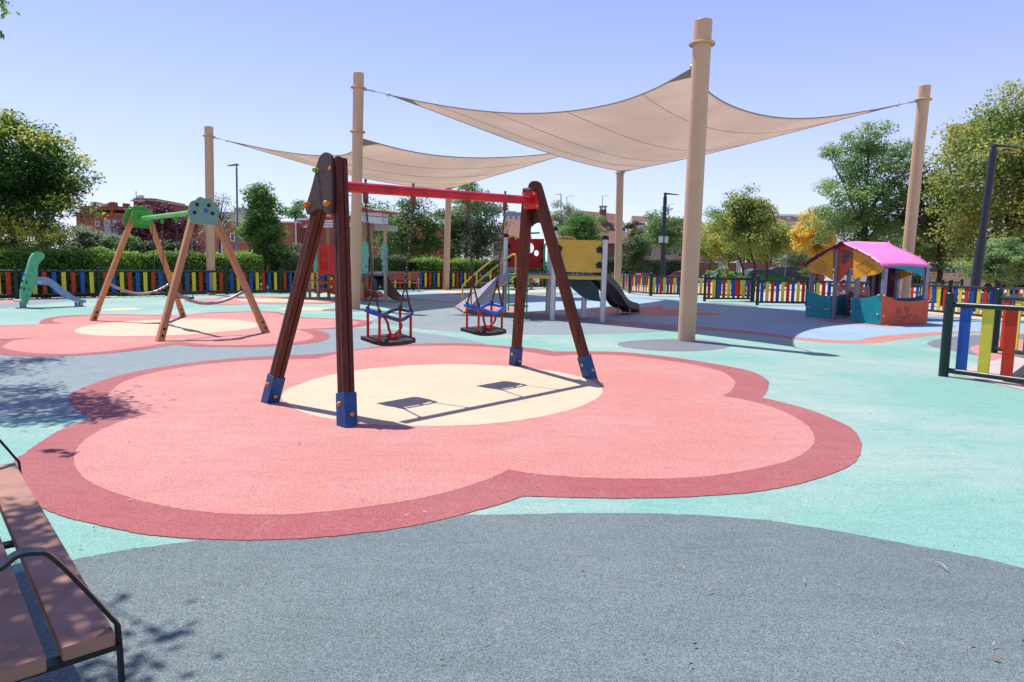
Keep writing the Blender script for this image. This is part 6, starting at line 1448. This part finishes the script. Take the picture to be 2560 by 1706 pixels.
# houses with tiled roofs
def house(label, px0, px1, ridge0, ridge1, ye0, ye1, dep, depth_, wallm, skyl=(), ch=None, wins=()):
    """gable roof seen from its long side: ridge from ridge0 to ridge1, eaves along ye0-ye1 (photo pixels)"""
    r = thing('house', label, 'house', (AT((px0 + px1) / 2, 700, dep).x, dep, gz(0, dep)))
    e0, e1 = AT(px0, ye0, dep), AT(px1, ye1, dep); r0, r1 = AT(*ridge0, dep + depth_ / 2), AT(*ridge1, dep + depth_ / 2)
    b0, b1 = V((e0.x, dep + depth_, e0.z)), V((e1.x, dep + depth_, e1.z)); zg = gz(e0.x, dep)
    mb = MB(); i0, i1 = e0 + V((.4, .5, -.05)), e1 + V((-.4, .5, -.05)); bbox(mb, i0.x, i1.x, dep + .5, dep + depth_ - .5, zg, min(e0.z, e1.z) - .05); mb.build('wall', wallm, r, uv=True)
    for s, q in ((1, [e0, e1, r1, r0]), (2, [b1, b0, r0, r1])):
        nn = (q[1] - q[0]).cross(q[3] - q[0]).normalized(); nn = nn if nn.z > 0 else -nn; mb = MB(); mb.slab([p + nn * .08 for p in q], [p - nn * .08 for p in q]); ro = mb.build('roof_slope', M_tile, r)
        me = ro.data; ul = me.uv_layers.new(name='UVMap'); ax = (q[1] - q[0]).normalized(); ay = nn.cross(ax)
        for l in me.loops: p = me.vertices[l.vertex_index].co; ul.data[l.index].uv = (p.dot(ax), p.dot(ay))
        if s == 1:
            for (sx, sy, w, h) in skyl:
                c = e0.lerp(e1, sx).lerp(r0.lerp(r1, sx), sy) + nn * .12; k = MB(); k.box(c, w, h, .1, ax, ay, nn); f = k.build('skylight', M_alu, r); k = MB(); k.box(c + nn * .06, w * .8, h * .8, .02, ax, ay, nn); k.build('pane', M_glass, f)
    for g0, rr, bb in ((e0, r0, b0), (e1, r1, b1)):
        mb = MB(); o = V((.02 if g0 is e0 else -.02, 0, 0)); mb.panel([g0 + o + V((0, .3, 0)), bb + o - V((0, .3, 0)), rr + o - Zv * .15], .2, (), V((1, 0, 0))); mb.build('gable_wall', wallm, r)
    if ch:
        x0, x1, zt, zb = rect(*ch, dep + depth_ * .3); mb = MB(); bbox(mb, x0, x1, dep + depth_ * .3, dep + depth_ * .3 + 1.0, zb, zt); c_ = mb.build('chimney', M_brickdark, r, uv=True)
        mb = MB(); bbox(mb, x0 - .1, x1 + .1, dep + depth_ * .3 - .1, dep + depth_ * .3 + 1.1, zt + .35, zt + .5)
        for xx in (x0 + .15, x1 - .15): bbox(mb, xx - .1, xx + .1, dep + depth_ * .3 + .1, dep + depth_ * .3 + .9, zt - .02, zt + .36)
        mb.build('chimney_cap', M_greysteel, c_)
    for a, b, t, q in wins: window(r, a, b, t, q, dep + .44)
    return r
house('house with brown tiled roof and tall brick chimney behind the yellow board', 1400, 1600, (1420, 525), (1545, 537), 607, 612, 92, 12, M_brickdark, (( .88, .45, 1.2, 1.3),), (1500.5, 1515, 524, 575), ((1420, 1440, 622, 640),))
house('house with two skylights in its tiled roof behind the far shade pole', 1585, 1765, (1580, 541), (1722, 549), 600, 604, 96, 12, M_wallpink, ((.12, .62, 2.0, 1.1), (.28, .30, 1.5, 1.0)), None, ((1600, 1630, 618, 642), (1660, 1680, 620, 640)))
house('house whose tiled roof shows beside the red board with holes', 1225, 1330, (1265, 549), (1318, 552), 600, 602, 84, 10, M_wallpink, (), None, ((1320, 1326, 620, 640),))
house('pinkish gable house just right of the nearest shade pole', 1722, 1802, (1735, 548), (1748, 549), 598, 602, 100, 10, M_wallpink)
r = thing('white_building', 'long white roofed building far off above the black car', 'building', (AT(1975, 700, 170).x, 170, -.4))
volume(r, 'wall', 1926, 2080, 548, 700, 170, 12, M_wallpink, uv=False, z0=-.5); volume(r, 'upper_storey', 1934, 2074, 541, 552, 169.8, 11, M_lamp2, uv=False); volume(r, 'roof', 1928, 2090, 536.5, 541, 168, 16, M_white, uv=False)
for k in range(6): window(r, 1938 + 22 * k, 1952 + 22 * k, 563, 568.5, 169.9)
for k in range(5): window(r, 1940 + 26 * k, 1950 + 26 * k, 544, 549, 169.7)
r = thing('flats', 'pale distant flats left of the brown swing leg', 'building', (AT(1285, 700, 180).x, 180, -.4))
volume(r, 'wall', 1262, 1325, 531, 700, 180, 12, M_lamp2, uv=False, z0=-.5); volume(r, 'upper_storey', 1267, 1290, 528, 531.5, 181, 8, M_alu, uv=False)
for k in range(4): window(r, 1268 + 13 * k, 1274 + 13 * k, 541, 548, 179.9)
for (px, t, b, dep, L_, lab) in ((1417, 492, 545, 96, 16, 'thin television aerial left of the tall chimney'), (1506, 491, 524, 97, 15, 'thin television aerial standing on the brick chimney'), (1672, 512, 545, 99, 14, 'thin television aerial over the skylight roof')):
    c = AT(px, b, dep); q = AT(px, t, dep); r = thing('roof_aerial', lab, 'aerial', c.to_tuple()); mb = MB(); mb.cyl(c, q, .05, None, 6); mb.build('mast', M_greysteel, r)
    d = V((L_ * dep / 1700, 0, .18)); mb = MB(); mb.cyl(q, q + d, .03, None, 6); mb.build('boom', M_greysteel, r)
    for k in range(5): mb = MB(); p = q + d * (.15 + .2 * k); mb.cyl(p - V((0, .35, 0)), p + V((0, .35, 0)), .02, None, 5); mb.build('element', M_greysteel, r)
# boundary wall with pillars
r = thing('garden_wall', 'dark brick garden wall with pale pillars behind the parked cars', 'wall', (AT(1800, 700, 89).x, 89, -.43))
for a, b in ((1698, 1796), (1819, 1842), (1858, 1960), (1975, 2080)): volume(r, 'wall_panel', a, b, 657, 700, 89, .3, M_brickdark, z0=-.43)
for a in (1796, 1812, 1842, 1960): volume(r, 'pillar', a, a + 9, 655, 700, 88.8, .6, M_conc, uv=False, z0=-.43)
volume(r, 'coping', 1698, 1796, 655, 657, 88.9, .5, M_conc, uv=False)
# street sign
c = AT(1962, 700, 62); r = thing('street_sign', 'small white rectangular sign on a thin pole above the cars', 'sign', (c.x, 62, gz(c.x, 62))); mb = MB(); mb.cyl((c.x, 62, gz(c.x, 62)), (c.x, 62, AT(1962, 634, 62).z), .035, None, 8); mb.build('pole', M_greysteel, r)
x0, x1, zt, zb = rect(1958, 1967, 637, 643.5, 61.94); mb = MB(); bbox(mb, x0, x1, 61.9, 61.94, zb, zt); mb.build('plate', M_white, r)

# ================================================================== PARKED CARS
def car(label, px, dep, heading, paint, L_=4.2, H=1.48, kind='hatch', dz=None):
    c = AT(px, 700, dep); z = gz(c.x, dep) if dz is None else dz
    r = thing('parked_car', label, 'car', (c.x, dep, z), heading, 'cars parked beyond the fences'); Wd = 1.74; h = L_ / 2
    mp = mat('car_paint_' + paint[0], paint[1], .18, .35 if paint[2] else 0, .04, 2, spec=.6)
    sh_ = .62 * H
    low = [(-h, .32), (-h + .06, .20), (h - .1, .20), (h, .34), (h - .02, .60), (h - .18, .72), (h * .52, sh_ + .02), (-h * .78, sh_ + .04), (-h + .05, sh_ - .02), (-h - .0, .62)]
    if kind == 'van': roof = [(-h + .03, sh_), (-h + .08, H - .08), (-h + .35, H), (h * .25, H), (h * .42, H - .1), (h * .62, sh_)]
    elif kind == 'suv': roof = [(-h + .04, sh_), (-h + .16, H - .1), (-h + .4, H), (h * .10, H), (h * .22, H - .06), (h * .44, sh_)]
    elif kind == 'mono': roof = [(-h + .05, sh_), (-h + .35, H - .18), (-h + .75, H - .03), (0, H), (h * .25, H - .08), (h * .78, sh_ - .02)]
    else: roof = [(-h + .08, sh_), (-h + .42, H - .12), (-h + .8, H - .01), (0, H), (h * .12, H - .05), (h * .54, sh_)]
    def P(x, y, zz): return V((x, y, zz))
    def off(y0, y1, prof, ins=0):
        return [P(x, y0, zz) for x, zz in prof], [P(x, y1, zz) for x, zz in prof]
    mb = MB(); a, b = off(-Wd / 2, Wd / 2, low[::-1]); mb.slab(a, b); body = mb.build('body', mp, r, world=False, bevel=.05)
    t = .13; front = [P(x, -Wd / 2 + .03 + t * (zz - sh_) / (H - sh_), zz) for x, zz in roof]; back_ = [P(x, Wd / 2 - .03 - t * (zz - sh_) / (H - sh_), zz) for x, zz in roof]
    mb = MB(); mb.slab(front[::-1], back_[::-1]); mb.build('cabin', mp, r, world=False, bevel=.03)
    x0, x1 = roof[1][0], roof[-2][0]; zt = H - .1; zb_ = sh_ + .05
    for s in (-1, 1):
        y = lambda zz: s * (Wd / 2 - .03 - t * (zz - sh_) / (H - sh_) + .006)
        cuts = [(roof[0][0] + .22, x0 + .22, -.15, -.15), (-.1, -.1, roof[-1][0] - .28, x1 - .06)]
        for bl, tl, br, tr_ in ((roof[0][0] + .25, x0 + .25, -.12, -.12), (-.04, -.04, roof[-1][0] - .30, x1 - .05)):
            q = [P(bl, y(zb_), zb_), P(br, y(zb_), zb_), P(tr_, y(zt), zt), P(tl, y(zt), zt)]; mb = MB(); mb.panel(q, .02); mb.build('side_window', M_glass, r, world=False)
    for (ax_, az), (bx, bz) in ((roof[-1], roof[-2]), (roof[0], roof[1])):
        q = []
        for (xx, zz), tt in (((ax_, az), .12), ((bx, bz), .9)):
            pass
        lo = V((ax_, 0, az)).lerp(V((bx, 0, bz)), .14); hi = V((ax_, 0, az)).lerp(V((bx, 0, bz)), .92); wl, wh = Wd / 2 - .14, Wd / 2 - .24
        q = [P(lo.x, -wl, lo.z), P(lo.x, wl, lo.z), P(hi.x, wh, hi.z), P(hi.x, -wh, hi.z)]; mb = MB(); mb.panel(q, .03); mb.build('windscreen', M_glass, r, world=False)
    for xx in (-h * .62, h * .62):
        for s in (-1, 1):
            mb = MB(); mb.cyl((xx, s * (Wd / 2 - .2), .31), (xx, s * (Wd / 2 + .01), .31), .31, None, 20); w = mb.build('wheel', M_tyre, r, world=False, smooth=40); mb = MB(); mb.cyl((xx, s * (Wd / 2), .31), (xx, s * (Wd / 2 + .02), .31), .2, None, 14); mb.build('rim', M_greysteel, w, world=False)
    for s in (-1, 1):
        mb = MB(); mb.box((h - .12, s * .62, .66), .16, .34, .13); mb.build('headlight', M_alu, r, world=False, bevel=.02)
        mb = MB(); mb.box((-h + .04, s * .72, .78), .10, .16, .34 if kind in ('suv', 'van') else .16); mb.build('tail_light', M_red, r, world=False, bevel=.02)
        mb = MB(); mb.box((h * .40, s * (Wd / 2 + .08), sh_ + .1), .14, .18, .13); mb.build('door_mirror', mp, r, world=False, bevel=.03)
    return r
car('white parked car seen through the left fence by the leafy tree', 728, 40, .25, ('white', (.62, .62, .64), 0))
car('white van seen between the play tower posts', 905, 46, .15, ('white', (.62, .62, .64), 0), 4.6, 1.95, 'van')
car('silver car seen under the far park bench', 1010, 44, .1, ('silver', (.35, .36, .38), 1))
car('red car with raised tailgate glare, left of the lamp post with the white box', 1618, 79, .5, ('red', (.42, .012, .016), 0), 4.0, 1.45)
car('red car half hidden by the nearest shade pole', 1700, 78, 2.6, ('red', (.42, .012, .016), 0), 4.0, 1.45)
car('blue grey car right of the nearest shade pole', 1788, 77, -2.7, ('bluegrey', (.22, .27, .36), 0))
car('dark blue car behind the blue grey car', 1845, 82, .3, ('darkblue', (.07, .09, .14), 0))
car('green car with dark windows parked behind the fence gap', 1916, 58, 0.05, ('green', (.008, .13, .025), 1), 4.1, 1.44)
car('black people carrier parked behind the green car', 1972, 66, -.06, ('black', (.012, .013, .016), 0), 4.4, 1.66, 'mono')
car('tan boxy off road car behind the fence at the right', 2400, 45, .12, ('tan', (.40, .29, .19), 0), 4.2, 1.95, 'suv', dz=.12)
car('white car glimpsed through the playhouse doorway', 2130, 60, .1, ('white', (.62, .62, .64), 0), 4.2, 1.6)
c = AT(2500, 700, 31); r = thing('stone_bench', 'long pale stone seat beyond the fence at the right edge', 'bench', (c.x, 31, -.03)); mb = MB(); mb.box((c.x + .3, 31, .34), 3.2, .55, .34); mb.build('seat_block', M_conc, r, bevel=.12)
mb = MB(); mb.box((c.x + .3, 31.05, .08), 2.8, .35, .24); mb.build('plinth', M_conc, r)

# ================================================================== LITTER ON THE FLOOR
M_leafd = mat('dry_leaf_brown', (.33, .16, .08), .8, 0, .3, 40); M_leafy_ = mat('dry_leaf_yellow', (.48, .44, .14), .7, 0, .2, 40); M_twig = mat('bleached_twig', (.50, .40, .30), .8, 0, .2, 30); M_spk = mat('pale_scrap', (.62, .60, .58), .8)
M_spd = mat('dark_crumbs', (.03, .028, .026), .9)
def dleaf(px, py, s, a, mt, label, z=.018):
    c = G(px, py); c.z = z; r = [(-1, 0, .1), (-.5, .38, .22), (.1, .45, .12), (.6, .25, .3), (1, 0, .15), (.5, -.35, .1), (-.2, -.42, .3), (-.7, -.25, .12)]
    mb = MB(); R2 = Matrix.Rotation(a, 3, 'Z'); s *= .55; lp = [c + R2 @ V((x * s, y * s, zz * s)) for x, y, zz in r]; mb.add([c + Zv * .1 * s] + lp, [(0, i + 1, (i + 1) % 8 + 1) for i in range(8)]); o = mb.build('dry_leaf', mt); tag(o, label, 'leaf', 'dry leaves on the floor')
def twig(px0, py0, px1, py1, r_, label, mt=None):
    a, b = G(px0, py0), G(px1, py1); a.z = b.z = .017; m2 = a.lerp(b, .5) + V((.006, .01, .008)); mb = MB(); mb.tube(catmull([a, m2, b], 3, False), r_ * .65, 5); o = mb.build('twig', mt or M_twig, smooth=60); tag(o, label, 'twig', 'twigs on the floor')
dleaf(201, 1374, .020, .4, M_leafd, 'small brown leaf on turquoise floor, right beside the bench seat')
dleaf(509, 1504, .014, 1.2, M_leafy_, 'tiny yellow leaf alone on the grey floor right of the bench')
dleaf(2428, 1617, .022, .3, M_leafd, 'crumpled brown leaf at the lower right, above another leaf')
dleaf(2488, 1654, .026, -.4, M_leafd, 'larger torn brown leaf nearest the lower right corner')
dleaf(325, 1256, .017, .2, M_spk, 'pale scrap on the dark red rim at the left')
dleaf(1016, 1295, .017, .8, M_spk, 'round white scrap on the dark red rim at the bottom')
dleaf(1061, 1287, .020, .1, M_spk, 'flat white scrap just right of the round white scrap')
dleaf(1486, 1655, .012, .5, M_leafd, 'tiny leaf scrap at the very bottom middle')
twig(2338, 1414, 2368, 1433, .0045, 'pale thick twig on grey floor near the turquoise edge at right')
twig(1768, 1489, 1782, 1483, .004, 'short curved pale twig in the middle of the grey floor')
twig(2233, 1614, 2259, 1623, .003, 'thin pale twig left of the crumpled brown leaf')
twig(2007, 1457, 2010, 1466, .003, 'very short upright lying twig between the other pale twigs')
twig(2480, 1624, 2494, 1620, .003, 'thin reddish twig above the larger torn leaf')
twig(1690, 1421, 1712, 1431, .0022, 'wiry white loop of twig on the grey floor')
twig(745, 1118, 752, 1113, .0028, 'tiny dark curved twig on the pink flower', M_spd)
rng = np.random.default_rng(21); mb = MB()
for k in range(420):
    y = 1.6 + 16 * rng.random() ** 1.8; x = (rng.random() - .5) * y * 1.7; s = .0015 + .0035 * rng.random() ** 2; a = rng.random() * 3; e = 1 + rng.random() * 2
    c = V((x, y, .019)); u_ = V((math.cos(a), math.sin(a), 0)) * s * e; w_ = V((-math.sin(a), math.cos(a), 0)) * s; mb.add([c - u_, c + w_, c + u_, c - w_, c + Zv * s * .8], [(0, 4, 3), (0, 1, 4), (1, 2, 4), (2, 3, 4)])
tag(mb.build('floor_crumbs', M_spd), 'fine dark crumbs and grit scattered over the rubber floor', 'litter', None, 'stuff')
